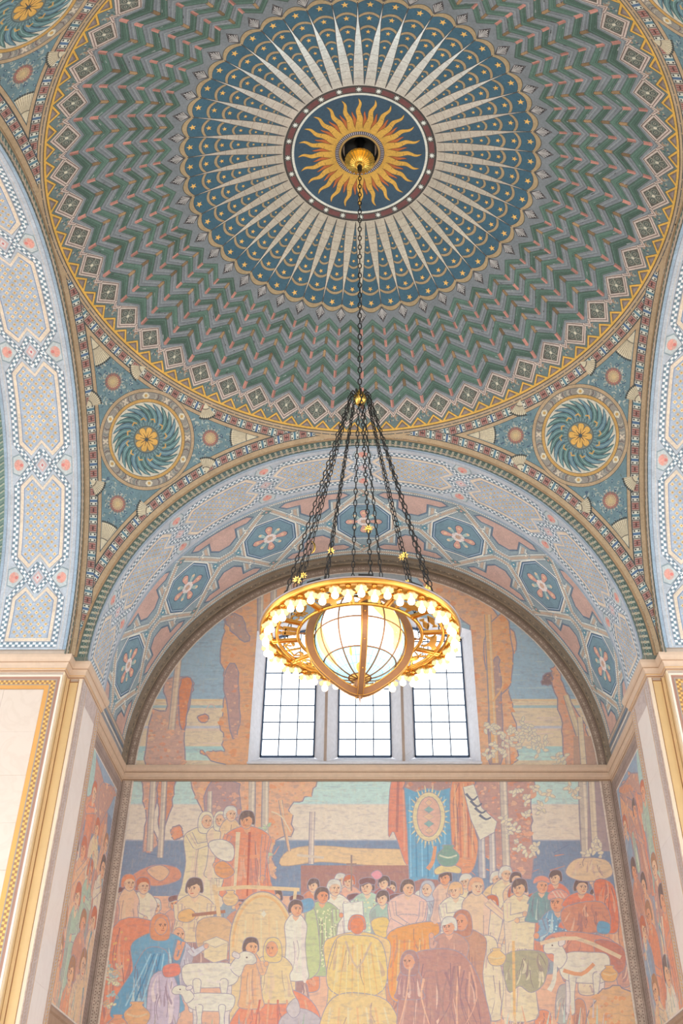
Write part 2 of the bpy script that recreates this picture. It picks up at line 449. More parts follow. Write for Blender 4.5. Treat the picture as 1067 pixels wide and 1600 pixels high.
# --- chevron field and frieze: 48 segments
GREY, GRN, PINK, BROWN = D(110, 112, 116), D(74, 95, 84), D(178, 108, 94), D(136, 98, 58)
CREAM = D(178, 158, 148)
def pol(r, deg): return (r*sin(radians(deg)), r*cos(radians(deg)))
def chevron_segment(seed):
    rnd = random.Random(seed); H = 3.75; sh = []
    def V(a0, e0, a1, e1):   # chevron between apex radii a0,a1 and edge radii e0,e1
        return [pol(e0, -H), pol(a0, 0), pol(e0, H), pol(e1, H), pol(a1, 0), pol(e1, -H)]
    dom = [pol(3.386 - .115*t*t, t*H) for t in [-1 + q/5 for q in range(11)]] + [pol(5.0 + .24, H), pol(5.0, 0), pol(5.0 + .24, -H)]
    sh.append((ring_sector(3.2, 5.3, -radians(H), radians(H), 3), GREY))
    apex = [3.44, 3.69, 3.94, 4.19, 4.47, 4.74, 5.02]
    pink = [3.77, 4.00, 4.27, 4.56, 4.85, 5.09]
    for k in range(6):
        a0, a1 = apex[k] + .072, apex[k+1] - .072
        e0, e1 = pink[k] - .058, pink[k] + .058
        g = rnd.uniform(.88, 1.1)
        sh.append((V(a0 - .009, e0 - .009, a1 + .009, e1 + .009), D(70, 76, 74)))
        sh.append((V(a0, e0, a1, e1), D(72*g, 93*g, 83*g)))
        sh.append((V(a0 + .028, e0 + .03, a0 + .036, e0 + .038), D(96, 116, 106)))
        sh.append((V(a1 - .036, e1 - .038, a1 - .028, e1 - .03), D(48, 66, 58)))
        # grey band lines
        n1 = apex[k+1]; m1 = (pink[k] + (pink[k+1] if k < 5 else 5.33)) / 2
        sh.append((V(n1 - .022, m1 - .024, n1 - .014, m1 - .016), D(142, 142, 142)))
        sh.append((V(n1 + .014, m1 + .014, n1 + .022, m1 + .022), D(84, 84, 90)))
        # bars
        for s in (-1, 1):
            j = rnd.uniform(.82, 1.12)
            q = [pol(e0 - .004, s*H), pol(e0 - .018, s*(H - .42)), pol(e1 - .008, s*(H - .40)), pol(e1 + .01, s*H)]
            sh.append((q, D(160*j, 108*j, 98*j)))
        b = rnd.uniform(.75, 1.15)
        ra, rb = apex[k] - .062, apex[k] + .075
        if k > 0:
            sh.append(([pol(ra - .012, 0), pol(ra + .02, .44), pol(rb + .012, .42), pol(rb - .012, 0), pol(rb + .012, -.42), pol(ra + .02, -.44)], D(78, 62, 48)))
            sh.append(([pol(ra, 0), pol(ra + .026, .36), pol(rb + .008, .34), pol(rb - .018, 0), pol(rb + .008, -.34), pol(ra + .026, -.36)], D(132*b, 104*b, 76*b)))
    for q in range(16):      # flaked and retouched patches along the bands
        r0, t0 = rnd.uniform(3.6, 5.0), rnd.uniform(-3.2, 3.2); dt = rnd.uniform(.25, .8)*(1 if t0 > 0 else -1)
        sl = .24/3.75; w = rnd.uniform(.008, .022)
        if abs(t0 + dt) < 3.6: sh.append((strip([pol(r0 + sl*abs(t0), t0), pol(r0 + sl*abs(t0 + dt), t0 + dt)], w, w*.4), D(*rnd.choice([(62, 64, 66), (62, 64, 66), (132, 132, 132), (84, 96, 92)]))))
    # fan corners of the canopy: dark squares with pale rays at both edges
    for s in (-1, 1):
        e = s*H
        sh.append(([pol(3.26, e), pol(3.43, e - s*1.75), pol(3.59, e)], D(52, 50, 52)))
        sh.append(([pol(3.27, e), pol(3.43, e - s*1.6), pol(3.575, e)], D(96, 90, 92)))
        sh.append(([pol(3.28, e), pol(3.40, e - s*1.35), pol(3.50, e - s*.85), pol(3.55, e)], D(46, 42, 44)))
        for t in (.02, .5, .98, 1.42):
            x0, y0 = pol(3.31, e); r1 = 3.53 - .07*t
            x1, y1 = pol(r1, e - s*t)
            sh.append((strip([(x0, y0), (x1, y1)], .006, .022), D(156, 148, 146)))
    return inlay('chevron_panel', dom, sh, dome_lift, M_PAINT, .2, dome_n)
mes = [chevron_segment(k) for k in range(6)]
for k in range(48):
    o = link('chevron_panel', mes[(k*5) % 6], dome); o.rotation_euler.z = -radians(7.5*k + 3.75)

def frieze_segment():
    H = 3.75; sh = []
    dom = [pol(5.24, -H), pol(5.0, 0), pol(5.24, H), pol(5.585, H), pol(5.585, H/2), pol(5.585, 0), pol(5.585, -H/2), pol(5.585, -H)]
    sh.append((ring_sector(4.8, 5.6, -radians(H), radians(H), 3), GRN))
    sh.append(([pol(5.22, -H), pol(5.22, -H+.4), pol(5.45, 0), pol(5.22, H-.4), pol(5.22, H), pol(5.6, H), pol(5.6, 0), pol(5.6, -H)], D(92, 104, 104)))
    rnd = random.Random(3)
    for s in (-1, 1):    # scrolls on the teal ground beside the diamonds
        for q in range(9):
            t = s*(H - rnd.uniform(.1, 1.3)); r = 5.27 + rnd.uniform(0, .09) + .02
            sh.append((circ(*pol(r, t), rnd.uniform(.012, .022), 6), D(*rnd.choice([(58, 78, 92), (140, 140, 128), (70, 92, 84), (150, 120, 100)]))))
    # interlaced square diamond
    def dia(r0, r1, w): return [pol(r0, 0), pol((r0+r1)/2 + .005, w), pol(r1, 0), pol((r0+r1)/2 + .005, -w)]
    sh.append((dia(4.955, 5.465, 3.75), D(66, 62, 60)))
    sh.append((dia(4.968, 5.452, 3.62), CREAM))
    sh.append((dia(5.005, 5.416, 3.08), D(92, 70, 66)))
    sh.append((dia(5.022, 5.400, 2.86), CREAM))
    sh.append((dia(5.055, 5.370, 2.38), D(82, 76, 70)))
    for a in range(4):
        c = [pol(5.15, 0), pol(5.213, .95), pol(5.285, 0), pol(5.213, -.95)][a]
        sh.append((circ(*c, .058, 10), D(110, 112, 102))); sh.append((circ(*c, .045, 10), D(70, 74, 70))); sh.append((circ(*c, .026, 8), D(128, 124, 112))); sh.append((circ(*c, .012, 6), D(60, 60, 58)))
    for t in (-1.0, 1.0): sh.append((strip([pol(5.10, t*.9), pol(5.32, -t*.9)], .012), D(140, 134, 120)))
    sh.append((circ(*pol(5.213, 0), .026, 10), D(184, 172, 154)))
    for s in (-1, 1):   # small interlacing squares where diamonds meet
        e = s*H
        sh.append(([pol(5.09, e), pol(5.213, e - s*1.15), pol(5.33, e)], D(70, 64, 62)))
        sh.append(([pol(5.10, e), pol(5.213, e - s*1.05), pol(5.32, e)], CREAM))
        sh.append(([pol(5.135, e), pol(5.213, e - s*.7), pol(5.29, e)], D(110, 86, 82)))
        sh.append(([pol(5.155, e), pol(5.213, e - s*.52), pol(5.27, e)], CREAM))
        sh.append(([pol(5.18, e), pol(5.213, e - s*.3), pol(5.245, e)], D(90, 80, 76)))
    # gold zigzag
    zz = [pol(5.49, -H), pol(5.375, -H/2), pol(5.49, 0), pol(5.375, H/2), pol(5.49, H)]
    tri = lambda c, a, w, b: [pol(a, c), pol(b, c - w), pol(b, c + w)]
    sh.append((ring_sector(5.49, 5.56, -radians(H), radians(H), 4), D(84, 66, 50)))
    sh.append((ring_sector(5.495, 5.525, -radians(H), radians(H), 4), GOLD))
    for c in (-H/2, H/2):
        sh.append((tri(c, 5.355, 2.0, 5.50), D(84, 64, 46)))
        sh.append((tri(c, 5.366, 1.85, 5.497), GOLD))
        sh.append((tri(c, 5.40, 1.32, 5.497), D(86, 66, 50)))
        sh.append((tri(c, 5.412, 1.12, 5.49), D(112, 96, 92)))
        sh.append((tri(c, 5.44, .7, 5.485), D(128, 112, 108)))
    sh.append((ring_sector(5.494, 5.522, -radians(H), radians(H), 4), GOLD))
    sh.append((ring_sector(5.535, 5.60, -radians(H), radians(H), 4), D(164, 138, 112)))
    sh.append((ring_sector(5.535, 5.54, -radians(H), radians(H), 4), D(70, 62, 58)))
    sh.append((ring_sector(5.572, 5.6, -radians(H), radians(H), 4), D(64, 66, 70)))
    return inlay('frieze_panel', dom, sh, dome_lift, M_PAINT, .2, dome_n)
me = frieze_segment()
for k in range(48):
    o = link('frieze_panel', me, dome); o.rotation_euler.z = -radians(7.5*k + 3.75)

# --- oculus: dark recess over the chandelier's canopy
mb = MB()
mb.lathe([(.36, ZS + RS - .012), (.345, ZS + RS + .0), (.33, ZS + RS + .10), (.30, ZS + RS + .24), (.2, ZS + RS + .36), (0.001, ZS + RS + .4)], 32)
mb.build('oculus', material('dark_recess', P(44, 46, 46), .6), dome)  # recess lining coloured near black

# --- pendentives: azimuthal map about the roundel's centre (corner +x +y)
RM = 6.411
_c = Vector((RM/sqrt(2), RM/sqrt(2), sqrt(RS*RS - RM*RM))).normalized()
_e1 = Vector((-1/sqrt(2), 1/sqrt(2), 0)); _e2 = _c.cross(_e1) * -1
if _e2.z > 0: _e2 = -_e2
def pd_to2(p):
    q = Vector(p).normalized(); a = q.angle(_c); t = q - _c * q.dot(_c)
    if t.length < 1e-9: return (0., 0.)
    t.normalize(); return (RS*a*t.dot(_e1), RS*a*t.dot(_e2))
def pd_lift(x, y):
    d = hypot(x, y)
    if d < 1e-9: q = _c * RS
    else:
        t = (_e1 * x + _e2 * y) / d; q = (_c * cos(d/RS) + t * sin(d/RS)) * RS
    return q + Vector((0, 0, ZS))
def pd_rim(r, n=40, a1=None):      # curve of constant plan radius, from the +y arch to the +x arch
    if a1 is None: a1 = math.acos(min(1, S / r)) if r > S else 0
    return [pd_to2((r*sin(a), r*cos(a), sqrt(max(RS*RS - r*r, 0)))) for a in [a1 + (pi/2 - 2*a1)*k/n for k in range(n+1)]]
def pd_side(d, axis, n=40, lo=None):         # curve of constant y (or x) = S - d, from the rim downwards
    c = S - d; lo = lo or max(sqrt(max(5.56**2 - c*c, 0)), .02); hi = sqrt(max(RS*RS - c*c, 0)) - 1e-4
    out = []
    for k in range(n+1):
        q = lo + (hi - lo) * (1 - (1 - k/n)**2)
        h = sqrt(max(RS*RS - c*c - q*q, 0))
        out.append(pd_to2((q, c, h) if axis == 'y' else (c, q, h)))
    return out
def pendentive():
    sh = []
    BUFF, LINE, CR, TEA, RED = D(162, 134, 106), D(58, 60, 62), D(190, 182, 168), D(84, 112, 124), D(132, 78, 74)
    rim = pd_rim(5.575); sy = pd_side(-.004, 'y'); sx = pd_side(-.004, 'x')
    dom = rim + sx + sy[::-1]
    big = rect(-6, -3, 6, 6)
    sh.append((big, BUFF))
    def band(c0, c1, blocks, n):
        """c0, c1 curves with equal sampling -> band and its blocks"""
        sh.append((c0 + c1[::-1], LINE))
        def at(c, t):
            f = t*(len(c)-1); i = min(int(f), len(c)-2); u = f - i
            return (c[i][0]*(1-u) + c[i+1][0]*u, c[i][1]*(1-u) + c[i+1][1]*u)
        def cell(t0, t1, u0, u1):
            g = lambda t, u: tuple(at(c0, t)[d]*(1-u) + at(c1, t)[d]*u for d in (0, 1))
            return [g(t0, u0), g((t0+t1)/2, u0), g(t1, u0), g(t1, u1), g((t0+t1)/2, u1), g(t0, u1)]
        # arc length table
        L = [0]
        for k in range(1, len(c0)): L.append(L[-1] + hypot(c0[k][0]-c0[k-1][0], c0[k][1]-c0[k-1][1]))
        def par(l):
            for k in range(1, len(L)):
                if L[k] >= l: return (k-1 + (l - L[k-1])/(L[k]-L[k-1] or 1)) / (len(L)-1)
            return 1.0
        m = max(2, int(round(L[-1] / .18))); m -= m % 2
        for k in range(m):
            t0, t1 = par(L[-1]*k/m), par(L[-1]*(k+1)/m)
            ll = lambda f: t0 + (t1-t0)*f
            if k % 2 == 0:
                sh.append((cell(ll(.04), ll(.96), .09, .91), CR))
                sh.append((cell(ll(.36), ll(.64), .09, .91), TEA if k % 4 else D(74, 96, 124)))
                for u in (.26, .74):
                    for f in (.18, .82): sh.append((cell(ll(f-.09), ll(f+.09), u-.09, u+.09), D(52, 52, 56)))
            else:
                sh.append((cell(ll(.04), ll(.96), .09, .91), D(150, 128, 116)))
                for f in (.26, .5, .74): sh.append((cell(ll(f-.085), ll(f+.085), .13, .87), RED))
                sh.append((cell(ll(.30), ll(.70), .42, .58), D(70, 52, 52)))
    # interior triangle
    def tri_in(dr, ds):
        """inner outline: rim offset dr (plan), sides offset ds (plan)"""
        c = S - ds; r = 5.575 + dr
        a0 = math.acos(min(1, c / r))
        top = [pd_to2((r*sin(a), r*cos(a), sqrt(RS*RS - r*r))) for a in [a0 + (pi/2 - 2*a0)*k/24 for k in range(25)]]
        q0 = sqrt(r*r - c*c); q1 = c
        s1, s2 = [], []
        for k in range(1, 25):
            q = q0 + (q1 - q0) * (1 - (1-k/24)**2)
            h = sqrt(max(RS*RS - c*c - q*q, 0))
            s1.append(pd_to2((c, q, h))); s2.append(pd_to2((q, c, h)))
        return top + s1 + s2[::-1][1:]
    # bands: rim first, sides over it
    band(pd_rim(5.615, 60, .12), pd_rim(5.75, 60, .12), 0, 1)
    for ax in ('x', 'y'):
        a, b = pd_side(.0, ax), pd_side(.065, ax)
        sh.append((a + b[::-1], BUFF))
        band(pd_side(.065, ax, 60, 1.05), pd_side(.205, ax, 60, 1.05), 0, 1)
    sh.append((tri_in(.175, .205), LINE)); sh.append((tri_in(.18, .212), BUFF)); sh.append((tri_in(.225, .262), LINE)); sh.append((tri_in(.232, .27), D(96, 116, 122)))
    # floral ground and cream fans in the three corners
    rnd = random.Random(5)
    def inside(p, poly):
        c = False; x, y = p
        for i in range(len(poly)):
            (x0, y0), (x1, y1) = poly[i], poly[i-1]
            if (y0 > y) != (y1 > y) and x < (x1-x0)*(y-y0)/(y1-y0) + x0: c = not c
        return c
    T = tri_in(.25, .29)
    cen = [(-1.25, -.69), (1.25, -.69), (0, 1.50)]
    for q in range(1700):
        x, y = rnd.uniform(-2.2, 2.2), rnd.uniform(-1.3, 2.9)
        if hypot(x, y) < 1.1 or not inside((x, y), T) or min(hypot(x-cx, y-cy) for cx, cy in cen) > .62: continue
        a = rnd.uniform(0, 6.28); w = rnd.uniform(.03, .055)
        c = rnd.choice([(72, 90, 104), (78, 98, 104), (152, 152, 142), (92, 106, 104), (164, 160, 150), (66, 80, 98), (134, 142, 138)])
        if rnd.random() < .6: sh.append((circ(x, y, w, 6, 0, 2*pi, w*.42, a), D(*c)))
        elif True: sh.append((strip([(x - w*cos(a), y - w*sin(a)), (x + w*.5*sin(a), y - w*.5*cos(a)), (x + w*cos(a), y + w*sin(a))], .02), D(*c)))
    for cx, cy in cen:
        for ringr, n, w in ((.25, 12, .07), (.40, 18, .07)):
            for k in range(n):
                a = 2*pi*k/n + ringr*7; x, y = cx + ringr*cos(a), cy + ringr*sin(a)
                if inside((x, y), T):
                    sh.append((circ(x, y, w*.6, 7, 0, 2*pi, w*.34, a), D(*[(62, 84, 100), (140, 142, 134)][k % 2])))
                    sh.append((circ(x, y, w*.22, 5), D(*[(140, 146, 144), (80, 96, 104)][k % 2])))
    def fan(px, py, dirx, diry, R, half):
        a = atan2(diry, dirx)
        out = circ(px, py, R, 10, a - half, a + half) + [(px, py)]
        sh.append((out, D(186, 170, 146)))
        for k in range(8):
            t = a - half + 2*half*(k + .5)/8
            sh.append((strip([(px + R*.42*cos(t), py + R*.42*sin(t)), (px + R*.95*cos(t), py + R*.95*sin(t))], .008, .014), D(140, 120, 98)))
        for k in range(8):
            t = a - half + 2*half*(k + .5)/8
            sh.append((circ(px + R*1.02*cos(t), py + R*1.02*sin(t), .026, 6), D(60, 62, 60)))
        sh.append((strip(circ(px, py, R*.42, 8, a - half, a + half), .02), D(98, 88, 78)))
    i0 = tri_in(.235, .275)
    tipL, tipR, tipB = i0[24], i0[0], max(i0, key=lambda p: p[1])
    for p, c in ((tipL, cen[0] if tipL[0] < 0 else cen[1]), (tipR, cen[0] if tipR[0] < 0 else cen[1]), (tipB, cen[2])):
        d = (c[0]-p[0], c[1]-p[1]); l = hypot(*d)
        fan(p[0], p[1], d[0], d[1], max(l - .46, .3), .32)
    for cx, cy in cen:     # fans against the roundel, one at each side of the rosettes
        base = atan2(cy, cx)
        for s in (-1, 1):
            a = base + s*.53
            p = (1.52*cos(a), 1.52*sin(a))
            fan(p[0], p[1], cx*1.0 - p[0], cy*1.0 - p[1], .34, .55)
    for cx, cy in cen:
        sh.append((starp(cx, cy, .235, .17, 18), D(150, 146, 136))); sh.append((circ(cx, cy, .185, 20), D(112, 96, 92)))
        sh.append((starp(cx, cy, .178, .135, 16), D(146, 92, 84))); sh.append((circ(cx, cy, .125, 16), D(170, 146, 112)))
        for k in range(16): sh.append((strip([(cx + .08*cos(k*pi/8), cy + .08*sin(k*pi/8)), (cx + .15*cos(k*pi/8), cy + .15*sin(k*pi/8))], .012), D(150, 100, 88)))
        sh.append((circ(cx, cy, .05, 8), D(180, 152, 112)))
    # roundel
    sh.append((circ(0, 0, 1.075, 64), LINE)); sh.append((circ(0, 0, 1.065, 64), BUFF)); sh.append((circ(0, 0, 1.0, 64), LINE)); sh.append((circ(0, 0, .99, 64), D(132, 122, 114)))
    for k in range(18):
        a0 = 2*pi*k/18; 
        if k % 3 == 0:
            c = (.92*cos(a0), .92*sin(a0)); sh.append((rot2([(-.085, 0), (-.03, -.068), (.03, -.068), (.085, 0), (.03, .068), (-.03, .068)], a0 + pi/2, 0, 0), None))
            sh[-1] = (shift(sh[-1][0], *c), D(190, 176, 156)); sh.append((circ(*c, .036, 6), D(176, 138, 84)))
        for j in range(5):
            if k % 3 == 0 and j in (0, 4): continue
            if k % 3 == 0: continue
            a = a0 + (j - 2)*.062; dd = .03 * (1 if k % 3 == 1 else -1)
            sh.append((strip([(.862*cos(a), .862*sin(a)), (.92*cos(a+dd), .92*sin(a+dd)), (.975*cos(a), .975*sin(a))], .022), D(*[(98, 84, 82), (160, 146, 130), (108, 110, 108)][j % 3])))
    for k in range(6):
        a = 2*pi*(k + .5)/6; c = (.92*cos(a), .92*sin(a))
        for q in (-1, 1): sh.append((strip([(c[0] + .07*cos(a + .7*q), c[1] + .07*sin(a + .7*q)), (c[0] - .07*cos(a + .7*q), c[1] - .07*sin(a + .7*q))], .034), D(184, 166, 148)))
    sh.append((circ(0, 0, .862, 56), LINE)); sh.append((circ(0, 0, .852, 56), D(176, 134, 78, .1))); sh.append((circ(0, 0, .792, 56), LINE)); sh.append((circ(0, 0, .782, 56), D(184, 172, 156)))
    NB = 24
    for k in range(NB):          # curling blades of the wheel
        a = 2*pi*k/NB
        outer = [(r, a + .62*(max(r - .36, 0)/.42)**1.6) for r in (.34, .44, .54, .64, .72, .765)]
        w = [.055, .074, .086, .080, .056, .010]
        A = [(r*cos(t) - w_*sin(t)*-1, r*sin(t) - w_*cos(t)) for (r, t), w_ in zip(outer, w)]
        B = [(r*cos(t) + w_*sin(t)*-1, r*sin(t) + w_*cos(t)) for (r, t), w_ in zip(outer, w)]
        sh.append((A + B[::-1], D(54, 68, 74)))
        w = [q*.72 for q in w]
        A = [(r*cos(t) + w_*sin(t), r*sin(t) - w_*cos(t)) for (r, t), w_ in zip(outer, w)]
        B = [(r*cos(t) - w_*sin(t), r*sin(t) + w_*cos(t)) for (r, t), w_ in zip(outer, w)]
        sh.append((A + B[::-1], D(*[(84, 112, 114), (78, 104, 100), (88, 112, 124)][k % 3])))
        sh.append((strip([(r*cos(t), r*sin(t)) for r, t in outer[:5]], .016), D(122, 142, 140)))
    for k in range(12):
        a = 2*pi*k/12 + .12
        sh.append((strip([(.40*cos(a - .12), .40*sin(a - .12)), (.455*cos(a), .455*sin(a)), (.43*cos(a + .16), .43*sin(a + .16))], .03), D(176, 134, 78)))
    sh.append((circ(0, 0, .37, 36), D(84, 102, 106)))
    for k in range(36):
        a = 2*pi*k/36; sh.append((strip([(.30*cos(a), .30*sin(a)), (.365*cos(a), .365*sin(a))], .014), D(118, 138, 136)))
    sh.append((circ(0, 0, .285, 32), LINE)); sh.append((circ(0, 0, .275, 32), D(112, 112, 102)))
    for k in range(8):
        a = 2*pi*k/8 + .2
        q = smooth([(.03, -.012), (.13, -.055), (.215, -.072), (.255, -.035), (.255, .035), (.215, .072), (.13, .055), (.03, .012)], 3)
        sh.append((rot2(q, a), D(104, 72, 42)))
        sh.append((rot2([(x*.97 + .003, y*.86) for x, y in q], a), D(196, 148, 78, .15)))
        sh.append((strip([(.03*cos(a), .03*sin(a)), (.15*cos(a), .15*sin(a))], .022, .008), D(62, 54, 48)))
    sh.append((circ(0, 0, .038, 12), D(50, 62, 72)))
    return inlay('pendentive', dom, sh, pd_lift, M_PAINT, .16, dome_n)
me = pendentive()
for k in range(4):
    o = link('pendentive', me, dome); o.rotation_euler.z = -pi/2*k
# ================================================================== VAULTS OF THE FOUR ARMS (built once, turned about the dome's axis)
GV = 1.32
def Vc(r, g, b, metal=0.0): return P(r*.97, g, min(b*1.01, 255), GV, metal)
def cyl_lift(R, yc):
    def f(a, b):      # a along the arch from the crown towards +x, b along the axis; local origin at the springing centre
        t = a / R
        return Vector((R*sin(t), yc + b, R*cos(t)))
    return f
def cyl_n(p): p = Vector(p); return Vector((-p.x, 0, -p.z))

mb = MB()       # plaster shells behind the painted tiles
def half(R, y, n=48, drop=.10):
    return [(R, y, -drop)] + [(R*cos(pi*k/n), y, R*sin(pi*k/n)) for k in range(n+1)] + [(-R, y, -drop)]
mb.grid([half(R1 + .04, S - .02), half(R1 + .04, 7.15)], None)
mb.grid([half(R2 + .04, 7.10), half(R2 + .04, DW + .1)], None)
mb.grid([half(R1 - .0, 7.15), half(R2 + .05, 7.15)], None, False)      # the step between them
mb.grid([half(R1 + .02, S + .02), half(R2 + .25, S + .02)], None, False)
vault = mb.build('ceiling_vault', M_PLASTER, kind='structure')
vault.location.z = ZS

PALE, PALE2, VCREAM = Vc(166, 171, 180), Vc(144, 156, 170), Vc(204, 186, 168)
WHT, DKB = Vc(218, 218, 220), Vc(104, 124, 138)
def check(sh, p0, p1, w=.1, s=.056):
    """two-row checker ribbon between two points"""
    dx, dy = p1[0]-p0[0], p1[1]-p0[1]; L = hypot(dx, dy); dx /= L; dy /= L
    q = lambda u, v: (p0[0] + dx*u - dy*v, p0[1] + dy*u + dx*v)
    sh.append(([q(0, -w/2-.012), q(L, -w/2-.012), q(L, w/2+.012), q(0, w/2+.012)], Vc(104, 104, 116)))
    sh.append(([q(0, -w/2), q(L, -w/2), q(L, w/2), q(0, w/2)], WHT))
    n = max(1, int(round(L / s)))
    for k in range(n):
        u0, u1 = L*k/n, L*(k+1)/n; v = -w/2 if k % 2 else 0
        sh.append(([q(u0, v), q(u1, v), q(u1, v + w/2), q(u0, v + w/2)], DKB))
PITCH = radians(24.6)
def soffit_tile(end=False):
    A = R1*PITCH/2; sh = []; B = .765
    a_hi = A if not end else A - .02
    dom = rect(-A, -B, (A if not end else -A + .28 + 1.0), B)
    if end: dom = rect(-A, -B, R1*(pi/2) - R1*PITCH*3 + R1*0 - 0 + -A + .02, B)
    sh.append((rect(-A-1, -B-1, A+2, B+1), PALE))
    for s in (-1, 1):
        sh.append((rect(-A-1, s*.735-.03, A+2, s*.735+.03), Vc(140, 156, 172)))
        sh.append((rect(-A-1, s*.70-.006, A+2, s*.70+.006), Vc(120, 120, 132)))
        sh.append((rect(-A-1, s*.62-.006, A+2, s*.62+.006), Vc(190, 178, 172)))
    # red palmettes at the knots
    for sa in ((-1, 1) if not end else (-1,)):
        for s in (-1, 1):
            sh.append(([(sa*A - .23, s*.46), (sa*A - .17, s*.60), (sa*A + .17, s*.60), (sa*A + .23, s*.46), (sa*A, s*.23)], Vc(126, 140, 148)))
            sh.append(([(sa*A - .2, s*.46), (sa*A - .15, s*.585), (sa*A + .15, s*.585), (sa*A + .2, s*.46), (sa*A, s*.27)], Vc(176, 180, 182)))
            sh.append((circ(sa*A, s*.47, .115, 14, 0, 2*pi, .10), Vc(190, 156, 148)))
            for k in range(7):
                t = -1.15 + 2.3*k/6
                sh.append((strip([(sa*A + .03*sin(t), s*(.44 + .02*cos(t))), (sa*A + .115*sin(t), s*(.45 + .105*cos(t)))], .012, .034), Vc(206, 142, 130)))
            sh.append((circ(sa*A, s*.42, .035, 8), Vc(196, 116, 110)))
    # panel: cream outline and lattice
    if not end:
        half_o = [(.0, .455), (.70, .455), (.86, .30), (.93, .22), (.66, -.0)]
        out = lambda k: [(a, b*k) for a, b in half_o]
        O = [(.72, .445), (.95, .215), (.70, 0), (.95, -.215), (.72, -.445), (-.72, -.445), (-.95, -.215), (-.70, 0), (-.95, .215), (-.72, .445)]
        I = [(.665, .375), (.85, .20), (.62, -.0), (.85, -.20), (.665, -.375), (-.665, -.375), (-.85, -.20), (-.62, 0), (-.85, .20), (-.665, .375)]
    else:
        e = R1*(pi/2) - R1*PITCH*3 - A - .16
        O = [(e, .445), (e, -.445), (-.72, -.445), (-.95, -.215), (-.70, 0), (-.95, .215), (-.72, .445)]
        I = [(e-.07, .375), (e-.07, -.375), (-.665, -.375), (-.85, -.20), (-.62, 0), (-.85, .20), (-.665, .375)]
    sh.append((O, Vc(112, 110, 118))); sh.append(([(a*.992, b*.985) for a, b in O], VCREAM))
    sh.append((I, Vc(104, 124, 158))); J = [(a*.985, b*.96) for a, b in I]
    sh.append((J, Vc(160, 167, 180)))
    def ins(x, y, poly):
        c = False
        for i in range(len(poly)):
            (x0, y0), (x1, y1) = poly[i], poly[i-1]
            if (y0 > y) != (y1 > y) and x < (x1-x0)*(y-y0)/(y1-y0) + x0: c = not c
        return c
    rnd = random.Random(11)
    for i in range(-11, 12):
        for j in range(-3, 4):
            x, y = i*.082, j*.146 + (.073 if i % 2 else 0)
            if all(ins(x + dx, y + dy, J) for dx, dy in ((.035, 0), (-.035, 0), (0, .035), (0, -.035))):
                for dx, dy in ((.055, .073), (-.055, .073)):
                    sh.append((strip([(x - dx*.75, y - dy*.75), (x + dx*.75, y + dy*.75)], .009), Vc(134, 146, 168)))
    for i in range(-11, 12):
        for j in range(-3, 4):
            x, y = i*.082, j*.146 + (.073 if i % 2 else 0)
            if all(ins(x + dx, y + dy, J) for dx, dy in ((.035, 0), (-.035, 0), (0, .035), (0, -.035))):
                g = rnd.uniform(.92, 1.06)
                sh.append((starp(x, y, .039, .029, 4), Vc(208*g, 182*g, 138*g))); sh.append((starp(x, y, .02, .015, 4), Vc(196*g, 160*g, 112*g)))
                sh.append((diamond(x, y, .011, .011), Vc(128, 86, 66)))
    # checker ribbons: long sides, then the crossing ends
    lim = e + .07 if end else .72
    for s in (-1, 1):
        check(sh, (-.74, s*.515), (lim if end else .74, s*.515))
    if end: check(sh, (lim, -.565), (lim, .565))
    for sa in ((-1, 1) if not end else (-1,)):
        for s in (1, -1):
            check(sh, (sa*(2*A - .72), s*.50), (sa*(A - .30), 0), .085)       # the neighbour's tip
        for s in (1, -1):
            check(sh, (sa*.73, s*.50), (sa*(A + .30), 0), .085)
        sh.append((diamond(sa*A, 0, .14, .105), Vc(190, 160, 158))); sh.append((diamond(sa*A, 0, .085, .06), Vc(196, 186, 186))); sh.append((diamond(sa*A, 0, .035, .025), Vc(176, 100, 104)))
    return inlay('soffit_panel', dom, sh, cyl_lift(R1, 6.385), M_PAINT, .2, cyl_n)
me_t, me_e = soffit_tile(), soffit_tile(True)
for k in range(6):
    o = link('soffit_panel', me_t, vault); o.rotation_euler.y = (k - 2.5)*PITCH
# end panels: from the lowest knots down to the springing
o = link('soffit_panel', me_e, vault); o.rotation_euler.y = 3.5*PITCH
o = link('soffit_panel', me_e, vault); o.rotation_euler = (0, 3.5*PITCH, pi); o.rotation_mode = 'XYZ'
o.rotation_euler = (0, 0, 0)
o.matrix_local = Matrix.Translation((0, 2*6.385, 0)) @ Matrix.Rotation(pi, 4, 'Z') @ Matrix.Rotation(3.5*PITCH, 4, 'Y')

